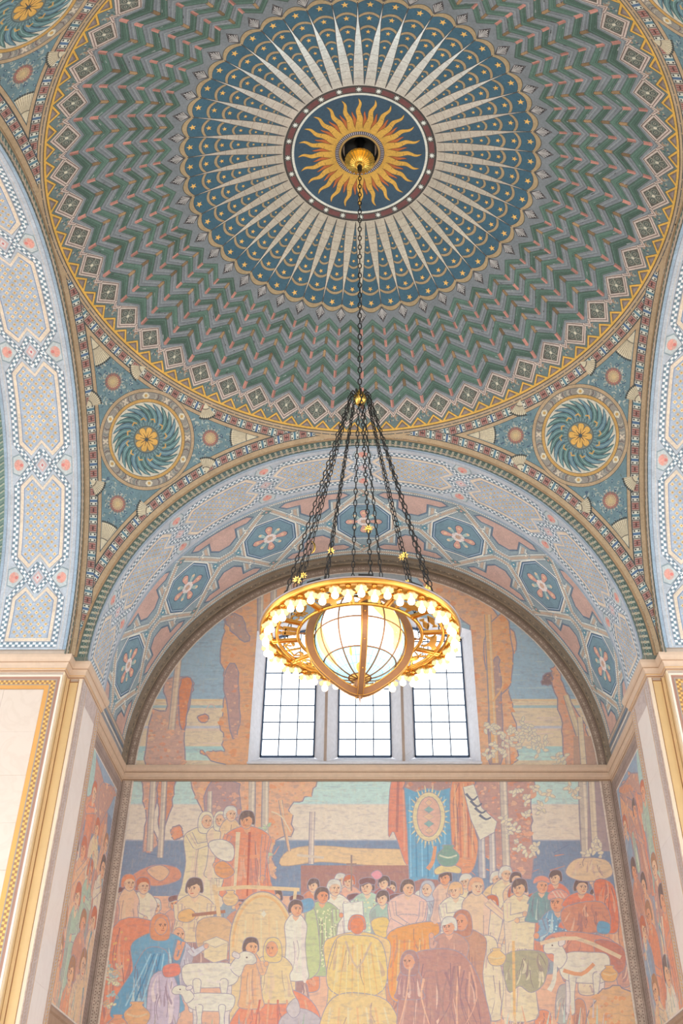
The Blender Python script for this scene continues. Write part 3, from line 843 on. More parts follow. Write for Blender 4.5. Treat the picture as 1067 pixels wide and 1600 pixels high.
# ---- inner zone: octagons on a coral ground
ZC = 8.80
def octagon_tile():
    A = R2*PITCH/2; sh = []; b0, b1 = 7.16 - ZC, 10.24 - ZC
    PK, BL, BL2, TN, PE = Vc(190, 156, 146), Vc(138, 152, 160), Vc(120, 146, 164), Vc(186, 164, 146), Vc(222, 216, 206)
    dom = rect(-A, b0, A, b1)
    sh.append((rect(-A-1, b0-1, A+1, b1+1), BL))
    def pearls(p0, p1, r=.017, d=.052, col=PE):
        L = hypot(p1[0]-p0[0], p1[1]-p0[1]); n = max(1, int(L / d))
        for k in range(n):
            t = (k + .5)/n; sh.append((rect(p0[0] + (p1[0]-p0[0])*t - r, p0[1] + (p1[1]-p0[1])*t - r, p0[0] + (p1[0]-p0[0])*t + r, p0[1] + (p1[1]-p0[1])*t + r), col))
    def band(pts, w):
        sh.append((strip(pts, w*2.7), Vc(104, 116, 130))); sh.append((strip(pts, w*2.45), Vc(142, 156, 162)))
        sh.append((strip(pts, w), TN))
        for k in range(len(pts)-1):
            (x0, y0), (x1, y1) = pts[k], pts[k+1]; l = hypot(x1-x0, y1-y0); nx, ny = -(y1-y0)/l*w*.83, (x1-x0)/l*w*.83
            for q in (1, -1): pearls((x0 + nx*q, y0 + ny*q), (x1 + nx*q, y1 + ny*q))
    # coral fields between the octagons
    for sa in (-1, 1):
        for s in (-1, 1):
            o_ = [(sa*(A+.05), s*1.20), (sa*.46, s*1.20), (sa*.30, s*1.08), (sa*.50, s*.93), (sa*.80, s*.93), (sa*.80, s*.62), (sa*1.02, s*.42), (sa*(A+.05), s*.42)]
            sh.append((o_, Vc(96, 112, 130)))
            i_ = [(sa*(A+.05), s*1.165), (sa*.49, s*1.165), (sa*.37, s*1.08), (sa*.53, s*.97), (sa*.85, s*.97), (sa*.85, s*.645), (sa*1.05, s*.465), (sa*(A+.05), s*.465)]
            sh.append((i_, PK))
    for s in (-1, 1): band([(-A-.1, s*1.31), (A+.1, s*1.31)], .075)
    # star frame of two crossed bands around the octagon
    for s in (-1, 1):
        band([(s*.70, -.86), (s*.70, .86)], .085)
    for s in (-1, 1):
        band([(-A-.2, s*.10), (-.98, s*.14), (-.20, s*.98), (.06, s*1.26)], .08)
        band([(A+.2, s*.10), (.98, s*.14), (.20, s*.98), (-.06, s*1.26)], .08)
    for sx in (-1, 1):
        for s in (-1, 1):
            for q in range(4):
                sh.append((circ(sx*(.50 + .1*(q % 2)), s*(.62 + .1*(q//2)), .03, 6), PE if q % 2 else BL))
        sh.append((diamond(sx*.86, 0, .09, .12), Vc(96, 140, 156))); sh.append((circ(sx*.86, 0, .03, 6), PE))
    for s in (-1, 1): sh.append((diamond(0, s*1.06, .16, .08), Vc(104, 128, 132))); sh.append((circ(0, s*1.06, .035, 6), Vc(196, 150, 140)))
    # octagon
    oc = lambda k: [(x*k*1.08, y*k*1.08) for x, y in ((.60, .27), (.30, .62), (-.30, .62), (-.60, .27), (-.60, -.27), (-.30, -.62), (.30, -.62), (.60, -.27))]
    sh.append((oc(1.08), PE)); sh.append((oc(1.03), Vc(78, 102, 126))); sh.append((oc(.97), Vc(160, 176, 190))); sh.append((oc(.93), Vc(78, 102, 122))); sh.append((oc(.89), Vc(112, 138, 152)))
    for k in range(8):
        a = pi/4*k; c = [Vc(204, 154, 140), Vc(160, 180, 176)][k % 2]
        q = smooth([(.10, -.02), (.26, -.085), (.40, -.10), (.475, 0), (.40, .10), (.26, .085), (.10, .02)], 3)
        if k % 2: q = [(x*.86, y*.7) for x, y in q]
        q = [(x, y*1.0) for x, y in rot2(q, a)]; q = [(x*1.0, y*1.05) for x, y in q]
        sh.append((q, Vc(70, 92, 108))); m = .86
        cx, cy = .3*cos(a), .315*sin(a)
        sh.append(([(cx + (x-cx)*m, cy + (y-cy)*m) for x, y in q], c)); sh.append((circ(.33*cos(a), .35*sin(a), .042, 7), Vc(220, 184, 150)))
    for k in range(8):
        a = pi/4*k + pi/8; sh.append((circ(.12*cos(a), .125*sin(a), .055, 8), Vc(224, 208, 204)))
    sh.append((circ(0, 0, .075, 10), Vc(196, 160, 140)))
    # edge ornament next to the outer zone
    sh.append((rect(-A-.1, b0 - .1, A+.1, -1.42), Vc(140, 152, 170)))
    sh.append((rect(-A-.1, -1.43, A+.1, -1.41), Vc(84, 100, 120)))
    return inlay('octagon_panel', dom, sh, cyl_lift(R2, ZC), M_PAINT, .2, cyl_n)
me_o = octagon_tile()
for k in range(7):
    o = link('octagon_panel', me_o, vault); o.rotation_euler.y = (k - 3)*PITCH
# lowest strip of the inner zone
mb = MB()
for s in (1, -1):
    lo = [cyl_lift(R2 + .005, 0)(s*R2*t, b) for t in (3.5*PITCH, (3.5*PITCH + pi/2 + .02)/2, pi/2 + .02) for b in (7.16, 10.24)]
    mb.face([lo[0], lo[1], lo[3], lo[2]], Vc(150, 140, 136)); mb.face([lo[2], lo[3], lo[5], lo[4]], Vc(140, 140, 146))
    for q in range(3):
        a0 = 3.5*PITCH + .008 + q*.018
        p = [cyl_lift(R2 - .004, 0)(s*R2*t, b) for t in (a0, a0 + .009) for b in (7.16, 10.24)]
        mb.face([p[0], p[1], p[3], p[2]], Vc(*[(190, 168, 150), (104, 122, 140), (206, 196, 186)][q]))
mb.build('soffit_foot', M_PAINT, vault)

# mouldings between vault and end wall
def arch_sweep(mb, prof, n=64, col=None, drop=.1):
    """prof: [(R, y)] swept around the arch"""
    rows = []
    for R, y in prof: rows.append([(R, y, -drop)] + [(R*cos(pi*k/n), y, R*sin(pi*k/n)) for k in range(n+1)] + [(-R, y, -drop)])
    mb.grid(rows, col, True)
mb = MB()
arch_sweep(mb, [(5.55, 10.22), (5.53, 10.24), (5.53, 10.27), (5.555, 10.285), (5.555, 10.33), (5.52, 10.36), (5.50, 10.42), (5.52, 10.48), (5.545, 10.50), (5.545, 10.55), (5.525, 10.57), (5.525, 10.62), (5.55, 10.64), (5.55, 10.76)], col=Vc(120, 106, 92))
arch_sweep(mb, [(5.549, 10.305), (5.549, 10.315)], col=Vc(196, 160, 120)); arch_sweep(mb, [(5.522, 10.585), (5.522, 10.60)], col=Vc(196, 170, 140))
mb.build('vault_moulding', M_PAINT, vault)
mb = MB()
n = 150
for k in range(n):       # beads and darts carved along the moulding
    a = pi*(k + .5)/n; c = Vector((5.497*cos(a), 10.42, 5.497*sin(a)))
    t = Vector((-sin(a), 0, cos(a))); r = Vector((cos(a), 0, sin(a)))
    for d, w in ((.03, .034),):
        q = [c + t*d - r*.004, c + Vector((0, w, 0)) - r*-.01, c - t*d - r*.004, c - Vector((0, w, 0)) - r*-.01]
        top = c - r*.014
        for i in range(4): mb.face([q[i], q[(i+1) % 4], top], Vc(150, 132, 112) if k % 2 else Vc(92, 84, 76))
mb.build('bead_carving', M_PAINT, vault, kind='stuff')

# archivolt: painted ring on the face of the arch
def archivolt():
    sh = []; h = radians(7.5)
    sh.append((ring_sector(5.2, 5.7, -h, h, 6), Vc(74, 76, 74)))
    n = 11
    sh.append((ring_sector(5.285, 5.475, -h, h, 6), Vc(96, 110, 104)))
    rnd = random.Random(2)
    for k in range(n):
        a0 = -h + 2*h*k/n; w = 2*h/n
        sh.append((ring_sector(5.30, 5.46, a0 + w*.08, a0 + w*.46, 1), Vc(*rnd.choice([(78, 100, 92), (84, 104, 112), (70, 90, 86)]))))
        sh.append((ring_sector(5.35, 5.365, a0 + w*.08, a0 + w*.46, 1), Vc(132, 142, 136))); sh.append((ring_sector(5.40, 5.415, a0 + w*.08, a0 + w*.46, 1), Vc(132, 142, 136)))
        sh.append((ring_sector(5.295, 5.465, a0 + w*.54, a0 + w*.96, 1), Vc(60, 66, 66)))
        sh.append((ring_sector(5.30, 5.46, a0 + w*.57, a0 + w*.93, 1), Vc(176, 172, 156)))
        sh.append((ring_sector(5.365, 5.395, a0 + w*.5, a0 + w*1.0, 1), Vc(176, 172, 156)))
        sh.append((ring_sector(5.37, 5.39, a0 + w*.68, a0 + w*.82, 1), Vc(176, 128, 84)))
    sh.append((ring_sector(5.475, 5.56, -h, h, 6), Vc(70, 66, 62)))
    sh.append((ring_sector(5.485, 5.56, -h, h, 6), Vc(168, 138, 108)))
    return inlay('archivolt_segment', ring_sector(5.275, 5.55, -h, h, 6), sh, lambda x, y: Vector((x, S + .012, y)), M_PAINT, .15, lambda p: Vector((0, -1, 0)))
me_a = archivolt()
for k in range(12):
    o = link('archivolt_segment', me_a, vault); o.rotation_euler.y = (k - 5.5)*radians(15)
mb = MB()      # stilts of the ring below the springing
for s in (1, -1): mb.box(min(s*5.275, s*5.55), max(s*5.275, s*5.55), S + .012, S + .03, -.1, .0, Vc(110, 116, 108))
mb.build('archivolt_stilt', M_PAINT, vault)

def green_border():
    sh = [(rect(-9, -1, 9, 1), Vc(106, 122, 116)), (rect(-9, .10, 9, .13), Vc(196, 184, 170)), (rect(-9, -.14, 9, -.11), Vc(140, 156, 172))]
    for k in range(120):
        a = -8.3 + k*.14
        for q, c in ((0, (78, 104, 98)), (.035, (150, 152, 138)), (.07, (92, 118, 108))): sh.append((strip([(a + q, -.10), (a + q + .07, 0), (a + q, .10)], .03), Vc(*c)))
    return inlay('chevron_border', rect(-R1*pi/2, -.14, R1*pi/2, .14), sh, cyl_lift(R1, 7.26), M_PAINT, .25, cyl_n)
me_g = green_border()
for k in (1, 2, 3):
    c = copy_tree(vault); c.rotation_euler.z = pi/2*k
    if k != 2: link('chevron_border', me_g, c)
# ================================================================== PIERS, CORNICES, END WALL
GW = 1.12
def Wc(r, g, b, metal=0.0, k=1.0): return P(r, g, b, GW*k, metal)

# floor and the plain lower hall (below the picture)
mb = MB(); mb.box(-16, 16, -24, 16, FLOOR - .3, FLOOR)
mb.build('floor', marble('floor_marble', P(206, 190, 172), P(170, 150, 130), .4, .8, .35), kind='structure')

def sweep_profile(mb, path, prof, col=None, out=1):
    """moulding profile [(out, z)] carried along a plan path with mitres; out > 0 is to the right of the path"""
    n = len(path); rows = []
    for d, z in prof:
        row = []
        for k, (x, y) in enumerate(path):
            def nrm(i, j):
                dx, dy = path[j][0]-path[i][0], path[j][1]-path[i][1]; l = hypot(dx, dy); return (dy/l, -dx/l)
            if k == 0: nx, ny = nrm(0, 1); m = 1
            elif k == n-1: nx, ny = nrm(n-2, n-1); m = 1
            else:
                a, b = nrm(k-1, k), nrm(k, k+1); nx, ny = a[0]+b[0], a[1]+b[1]; l2 = (nx*nx+ny*ny)/2; nx /= l2; ny /= l2
            row.append((x + nx*d*out, y + ny*d*out, z))
        rows.append(row)
    for i in range(len(rows)-1):
        for k in range(n-1): mb.face([rows[i][k], rows[i][k+1], rows[i+1][k+1], rows[i+1][k]], col)
    return rows

CORN = [(.0, 8.925), (.02, 8.93), (.02, 8.965), (.035, 8.975), (.035, 8.995), (.05, 9.0), (.055, 9.05), (.075, 9.09), (.085, 9.095), (.085, 9.115), (.11, 9.14), (.128, 9.19), (.128, 9.25), (.122, 9.26), (-.3, 9.265)]
M_LIT_MARBLE = marble('lit_white_marble', P(244, 236, 232), P(226, 214, 208), .2)  # side-face marble coloured brighter to stand for stronger light
PIER = [(-7.4, 5.44), (-5.62, 5.44), (-5.62, 5.73), (-5.33, 5.73), (-5.33, 7.2), (-5.60, 7.2), (-5.60, DW), ]
def pier(sx, side):
    """front corner of the crossing; sx mirrors"""
    X = lambda p: (p[0]*-sx, p[1])
    path = [X(p) for p in PIER]
    fl = lambda pts: pts if sx < 0 else pts[::-1]
    mb = MB()
    for (x0, y0), (x1, y1) in zip(path[:4], path[1:5]): mb.face([(x0, y0, FLOOR), (x1, y1, FLOOR), (x1, y1, 9.0), (x0, y0, 9.0)])
    for (x0, y0), (x1, y1) in zip(path[4:5], path[5:6]): mb.face([(x0, y0, FLOOR), (x1, y1, FLOOR), (x1, y1, 9.0), (x0, y0, 9.0)])
    x = path[0][0]; mb.face([(x, 5.44, 9.2), (path[1][0], 5.44, 9.2), (path[1][0], 5.74, 9.2), (x, 5.74, 9.2)])
    root = mb.build('wall_pier_' + side, M_PLASTER, kind='structure')
    fx = lambda d: (-5.62 - d)*-sx              # distance d from the pier's inner edge along its front face
    yF = 5.44
    # marble field: courses of slabs
    zs = [8.56, 7.72, 6.9, 6.05, 5.25, 4.4, 3.6, 2.8, 1.9, 1.0, .1, -.8, FLOOR]
    for k in range(len(zs)-1):
        for (d0, d1) in ((.308, 1.05), (1.053, 1.78)):
            m = MB(); a, b = sorted((fx(d0), fx(d1)))
            m.box(a, b, yF - .012 - .003*((k + (d0 > 1)) % 2), yF, zs[k+1] + .003, zs[k])
            m.build('marble_slab', M_MARBLE, root)
    # frame: bead, mauve, grey, checker mosaic, grey, gold
    def upright(name, d0, d1, proud, col, mat=M_PANEL, z1=8.86):
        m = MB(); a, b = sorted((fx(d0), fx(d1)))
        m.box(a, b, yF - proud, yF, FLOOR, z1 - d0*.92, col)
        a2, b2 = sorted((fx(d1), fx(1.78)))
        m.box(a2, b2, yF - proud, yF, z1 - d1*.92, z1 - d0*.92, col)
        m.build(name, mat, root)
    upright('bead_moulding', .0, .035, .035, Wc(240, 228, 212))
    upright('mauve_strip', .035, .09, .010, Wc(164, 126, 112))
    upright('grey_strip', .09, .112, .014, Wc(158, 150, 142))
    upright('mosaic_ground', .112, .202, .008, Wc(222, 182, 104, .15))
    upright('grey_strip', .202, .222, .014, Wc(158, 150, 142))
    upright('gilded_strip', .222, .305, .016, Wc(214, 160, 92, .25))
    # mosaic tesserae: joined, too many to pick apart singly
    m = MB(); t = .045
    nz = int((8.86 - .112*.92 - 1.5) / t)
    for k in range(nz):
        z = 8.86 - .112*.92 - t*(k+1)
        for c in (0, 1):
            if (k + c) % 2 == 0:
                a, b = sorted((fx(.112 + t*c), fx(.112 + t*(c+1)))); m.box(a, b, yF - .011, yF - .007, z, z + t, Wc(158, 118, 82))
    for k in range(34):
        d = .202 + t*k
        for c in (0, 1):
            if (k + c) % 2 == 0:
                a, b = sorted((fx(d), fx(d + t))); z = 8.86 - .112*.92 - t*(c+1)*.92; m.box(a, b, yF - .011, yF - .007, z, z + t*.92, Wc(158, 118, 82))
    m.build('mosaic_tesserae', M_PANEL, root, kind='stuff')
    # return face and narrow face
    xr = -5.62*-sx
    m = MB()
    for y0, y1, pr, c in ((5.44, 5.50, .02, (226, 206, 176)), (5.50, 5.62, .008, (212, 184, 140)), (5.62, 5.635, .014, (150, 108, 66)), (5.635, 5.73, .008, (216, 188, 144))):
        a, b = sorted((xr, xr + pr*sx*-1)); m.box(a, b, y0, y1, FLOOR, 8.93, Wc(*c))
    m.build('return_strip', M_PANEL, root)
    m = MB(); nx = lambda d: (-5.62 + d)*-sx
    def nbox(d0, d1, pr, z1, c, metal=0):
        a, b = sorted((nx(d0), nx(d1))); m.box(a, b, 5.73 - pr, 5.73, FLOOR, z1, Wc(*c, metal))
    nbox(.0, .045, .02, 8.93, (222, 196, 152)); nbox(.045, .06, .012, 8.93, (150, 104, 64)); nbox(.215, .23, .012, 8.93, (150, 104, 64)); nbox(.23, .29, .02, 8.93, (236, 220, 198))
    m.build('narrow_frame', M_PANEL, root)
    m = MB(); nbox(.06, .215, .006, 8.86, (226, 198, 148), .15); m.build('gilded_panel', M_PANEL, root)
    m = MB(); nbox(.055, .22, .012, 8.93, (150, 104, 64)); 
    m = MB(); a, b = sorted((nx(.045), nx(.23))); m.box(a, b, 5.716, 5.73, 8.86, 8.875, Wc(150, 104, 64)); m.build('panel_line', M_PANEL, root)
    # side face: marble with lavender border and a roped edge
    xs = -5.33*-sx; o = -1*sx
    def sbox(mm, y0, y1, z0, z1, pr, col=None):
        a, b = sorted((xs, xs + o*pr)); mm.box(a, b, y0, y1, z0, z1, col)
    m = MB(); sbox(m, 5.73, 6.06, FLOOR, 8.93, .012); sbox(m, 6.90, 7.2, FLOOR, 8.93, .012); sbox(m, 6.06, 6.90, 8.55, 8.93, .012)
    m.build('lavender_border', M_LAV, root)
    zz = [8.55, 7.3, 6.1, 4.9, 3.7, 2.5, 1.2, 0, FLOOR]
    for k in range(len(zz)-1):
        m = MB(); sbox(m, 6.062, 6.898, zz[k+1] + .003, zz[k], .009); m.build('marble_slab', M_LIT_MARBLE, root)
    m = MB()
    for y0, y1, c in ((5.75, 5.762, (186, 150, 112)), (6.03, 6.045, (206, 176, 140)), (6.92, 6.94, (190, 150, 104)), (7.165, 7.18, (190, 150, 104))): sbox(m, y0, y1, FLOOR, 8.9, .016, Wc(*c))
    for k in range(150):     # twisted rope pattern
        z = 8.85 - k*.055
        for yc in (5.89, 7.06):
            q = [(yc - .05, z), (yc + .03, z + .045), (yc + .05, z + .02), (yc - .03, z - .025)]
            m.face([(xs + o*.014, y, zq) for y, zq in (q if sx > 0 else q[::-1])], Wc(206, 168, 112, .1) if yc > 7 else Wc(190, 172, 160))
    m.build('rope_border', M_PANEL, root, kind='stuff')
    # cornice
    m = MB(); sweep_profile(m, path[:5] + [path[5]], CORN, None, 1 if sx < 0 else -1)
    t1 = m.build('trim_1' if sx < 0 else 'trim_2', M_STONE, kind='structure')
    m = MB()
    for d0, z0, z1, c in ((.0215, 8.94, 8.958, (150, 106, 64)), (.0365, 8.979, 8.991, (214, 168, 100)), (.0865, 9.099, 9.111, (150, 110, 74))):
        sweep_profile(m, path[:5] + [path[5]], [(d0, z0), (d0, z1)], Wc(*c), 1 if sx < 0 else -1)
    m.build('gilt_line', M_PANEL, t1)
    # recess cornice
    m = MB(); rp = [path[5], path[6]]
    prof = [(d*.8, z) for d, z in CORN]
    sweep_profile(m, rp, prof, None, 1 if sx < 0 else -1)
    t2 = m.build('trim_3' if sx < 0 else 'trim_4', M_STONE, kind='structure')
    m = MB()
    for d0, z0, z1, c in ((.018, 8.94, 8.958, (128, 92, 62)), (.07, 9.099, 9.111, (120, 92, 66))): sweep_profile(m, rp, [(d0, z0), (d0, z1)], Wc(*c), 1 if sx < 0 else -1)
    m.build('gilt_line', M_PANEL, t2)
    return root
pier_l = pier(-1, 'left')
pier_r = pier(1, 'right')
# ------------------------------------------------------------------ end wall, window
def zt(x): return 13.45 - .55*(x/2.69)**2           # head of the opening (flat arch)
mb = MB(); yb0, yb1 = DW + .03, DW + .55
mb.box(-6.2, 6.2, yb0, yb1, FLOOR, 9.42)
mb.box(-6.2, -2.72, yb0, yb1, 9.42, 16); mb.box(2.68, 6.2, yb0, yb1, 9.42, 16)
xs_ = [-2.72 + 5.40*k/16 for k in range(17)]
mb.prism([(x, zt(x + .02)) for x in xs_] + [(2.68, 16), (-2.72, 16)], yb0, yb1, lambda x, z, d: (x, d, z))
wall_f = mb.build('wall_front', M_PLASTER, kind='structure')
# side arms end in pierced walls; tall lower openings added to admit light
mb = MB()
mb.box(-6.2, 6.2, yb0, yb1, 8.4, 9.42); mb.box(-6.2, -4.9, yb0, yb1, FLOOR, 8.4); mb.box(4.9, 6.2, yb0, yb1, FLOOR, 8.4)
mb.box(-6.2, -2.72, yb0, yb1, 9.42, 16); mb.box(2.68, 6.2, yb0, yb1, 9.42, 16)
mb.prism([(x, zt(x + .02)) for x in xs_] + [(2.68, 16), (-2.72, 16)], yb0, yb1, lambda x, z, d: (x, d, z))
o = mb.build('wall_left_end', M_PLASTER, kind='structure'); o.rotation_euler.z = pi/2
c = o.copy(); scene.collection.objects.link(c); c.name = 'wall_right_end'; c.rotation_euler.z = -pi/2
# unseen wall added behind the viewer to cut high light; wide opening below
mb = MB(); mb.box(-8, 8, -14.4, -14, 6.5, 16); mb.box(-8, -6.2, -14.4, -14, FLOOR, 6.5); mb.box(6.2, 8, -14.4, -14, FLOOR, 6.5)
mb.build('added_wall_back', M_PLASTER, kind='structure')
# front cornice under the lunette and its sill
mb = MB(); sweep_profile(mb, [(-5.60, DW), (5.60, DW)], [(0, 8.97)] + [(d*1.3, z + .02) for d, z in CORN[1:-1]] + [(0, 9.33)], None, 1)
t5 = mb.build('trim_5', M_STONE, kind='structure')
mb = MB()
for d0, z0, z1, c in ((.028, 8.96, 8.98, (130, 96, 66)), (.112, 9.119, 9.131, (124, 92, 66))): sweep_profile(mb, [(-5.60, DW), (5.60, DW)], [(d0, z0), (d0, z1)], Wc(*c), 1)
mb.build('gilt_line', M_PAINT, t5)
# stone surround: splayed jambs, sill, mullions, head
GY = 11.25
mb = MB()
def quad(*p): mb.face(p)
quad((-2.72, DW - .01, 9.38), (-2.505, GY, 9.73), (-2.505, GY, zt(2.5)), (-2.72, DW - .01, zt(2.69)))
quad((2.68, DW - .01, 9.38), (2.473, GY, 9.73), (2.473, GY, zt(2.5)), (2.68, DW - .01, zt(2.69)))
for k in range(16):
    x0, x1 = xs_[k], xs_[k+1]; f = .925
    quad((x0, DW - .01, zt(x0 + .02)), (x1, DW - .01, zt(x1 + .02)), (x1*f, GY, zt(x1*f) - .05), (x0*f, GY, zt(x0*f) - .05))
mb.build('window_jamb', M_GREYSTONE, wall_f)
mb = MB()
mb.face([(-2.74, DW - .02, 9.36), (2.70, DW - .02, 9.36), (2.70, DW - .02, 9.415), (-2.74, DW - .02, 9.415)])
mb.face([(-2.74, DW - .02, 9.415), (2.70, DW - .02, 9.415), (2.57, GY + .1, 9.77), (-2.60, GY + .1, 9.77)])
mb.build('window_sill', M_GREYSTONE, wall_f)
for xa, xb, xn in ((-1.209, -.653, -.93), (.631, 1.177, .90)):
    mb = MB(); pr = [(xa, GY + .06), (xa, GY), (xn - .028, DW + .10), (xn + .028, DW + .10), (xb, GY), (xb, GY + .06)]
    for (x0, y0), (x1, y1) in zip(pr, pr[1:]): mb.face([(x0, y0, 9.38 + (y0 - DW + .02)*.7), (x1, y1, 9.38 + (y1 - DW + .02)*.7), (x1, y1, 13.5), (x0, y0, 13.5)])
    w = (xb - xa)/2; c = (xa + xb)/2       # foot block of the mullion
    ft = [(c - w, GY, 9.74), (xn - .07, DW + .09, 9.46), (xn + .07, DW + .09, 9.46), (c + w, GY, 9.74)]
    tp = [(c - w*.98, GY - .02, 9.93), (xn - .03, DW + .098, 9.60), (xn + .03, DW + .098, 9.60), (c + w*.98, GY - .02, 9.93)]
    for k in range(3): mb.face([ft[k], ft[k+1], tp[k+1], tp[k]])
    mb.build('mullion', M_GREYSTONE, wall_f)
M_NOSE = material('mullion_edge', P(176, 158, 146), .7)
for xn in (-.93, .90):
    mb = MB(); mb.box(xn - .032, xn + .032, DW + .06, DW + .11, 9.43, 13.5); mb.build('mullion_edge', M_NOSE, wall_f)

M_GLASS = bpy.data.materials.new('window_glass'); M_GLASS.use_nodes = True
_nt = M_GLASS.node_tree; _N = _nt.nodes; _N.remove(_N['Principled BSDF'])
_t = _N.new('ShaderNodeBsdfTransparent'); _t.inputs['Color'].default_value = (.80, .82, .83, 1)
_g = _N.new('ShaderNodeBsdfGlossy'); _g.inputs['Roughness'].default_value = .05
_fr = _N.new('ShaderNodeFresnel'); _fr.inputs['IOR'].default_value = 1.3
_mx = _N.new('ShaderNodeMixShader')
_nt.links.new(_fr.outputs[0], _mx.inputs[0]); _nt.links.new(_t.outputs[0], _mx.inputs[1]); _nt.links.new(_g.outputs[0], _mx.inputs[2])
_nt.links.new(_mx.outputs[0], _N['Material Output'].inputs['Surface'])
for w, (xa, xb) in enumerate(((-2.505, -1.209), (-.653, .631), (1.177, 2.473)), 1):
    mb = MB(); mb.box(xa, xa + .035, GY - .02, GY + .03, 9.75, zt(xa)); mb.box(xb - .035, xb, GY - .02, GY + .03, 9.75, zt(xb)); mb.box(xa, xb, GY - .02, GY + .03, 9.74, 9.785)
    xm = [xa + (xb - xa)*k/6 for k in range(7)]
    mb.prism([(x, zt(x) - .10) for x in xm] + [(x, zt(x) + .05) for x in xm[::-1]], GY - .02, GY + .03, lambda x, z, d: (x, d, z))
    win = mb.build('window_%d' % w, M_LEAD, kind='structure')
    cw = (xb - xa)/3
    for k in (1, 2):
        m = MB(); m.box(xa + cw*k - .013, xa + cw*k + .013, GY - .012, GY + .012, 9.76, zt(xa + cw*k)); m.build('glazing_bar', M_LEAD, win)
    nz = 9
    for j in range(1, nz):
        z = 9.756 + .445*j
        if z < zt(xa) - .15:
            m = MB(); m.box(xa, xb, GY - .011, GY + .013, z - .012, z + .012); m.build('glazing_bar', M_LEAD, win)
    for k in range(3):
        for j in range(nz):
            z0, z1 = 9.756 + .445*j, 9.756 + .445*(j+1); x0, x1 = xa + cw*k, xa + cw*(k+1)
            top0, top1 = min(z1, zt(x0)), min(z1, zt(x1))
            if top0 - z0 < .05: continue
            m = MB(); m.face([(x0, GY, z0), (x1, GY, z0), (x1, GY, top1), (x0, GY, top0)]); m.build('pane', M_GLASS, win)
# ================================================================== PAINTED CANVASES (a generic country gathering, drawn in flat shapes)
GM = 1.62
def Mc(c, k=1.0):
    w = (196, 197, 192); c = [(c[0]*.975, c[1]*1.01, c[2])[i]*.84 + w[i]*.16 for i in range(3)]      # chalky, faded pigments
    return P(*c, GM*k)
def cartoon(u, v, y=DW):
    """squared-up cartoon of the canvas -> metres on the wall plane"""
    du, dv = u - 533.5, v - 800
    cr, sr = cos(CAM_ROLL), sin(CAM_ROLL)
    du, dv = du*cr + dv*sr, -du*sr + dv*cr
    d = _f + _r*(du/CAM_F) + _u*(-dv/CAM_F)
    t = (y - CAM_Y)/d.y
    return (CAM_X + d.x*t, d.z*t)
def area(p): return sum(p[k-1][0]*p[k][1] - p[k][0]*p[k-1][1] for k in range(len(p)))/2
def grow(pts, o):
    n = len(pts); s = 1 if area(pts) > 0 else -1; out = []
    for k in range(n):
        x0, y0 = pts[k-1]; x1, y1 = pts[(k+1) % n]; d = hypot(x1-x0, y1-y0) or 1
        out.append((pts[k][0] + s*(y1-y0)/d*o, pts[k][1] - s*(x1-x0)/d*o))
    return out
OUT = (138, 124, 142)
SKIN, SKIND = (226, 182, 152), (190, 124, 94)
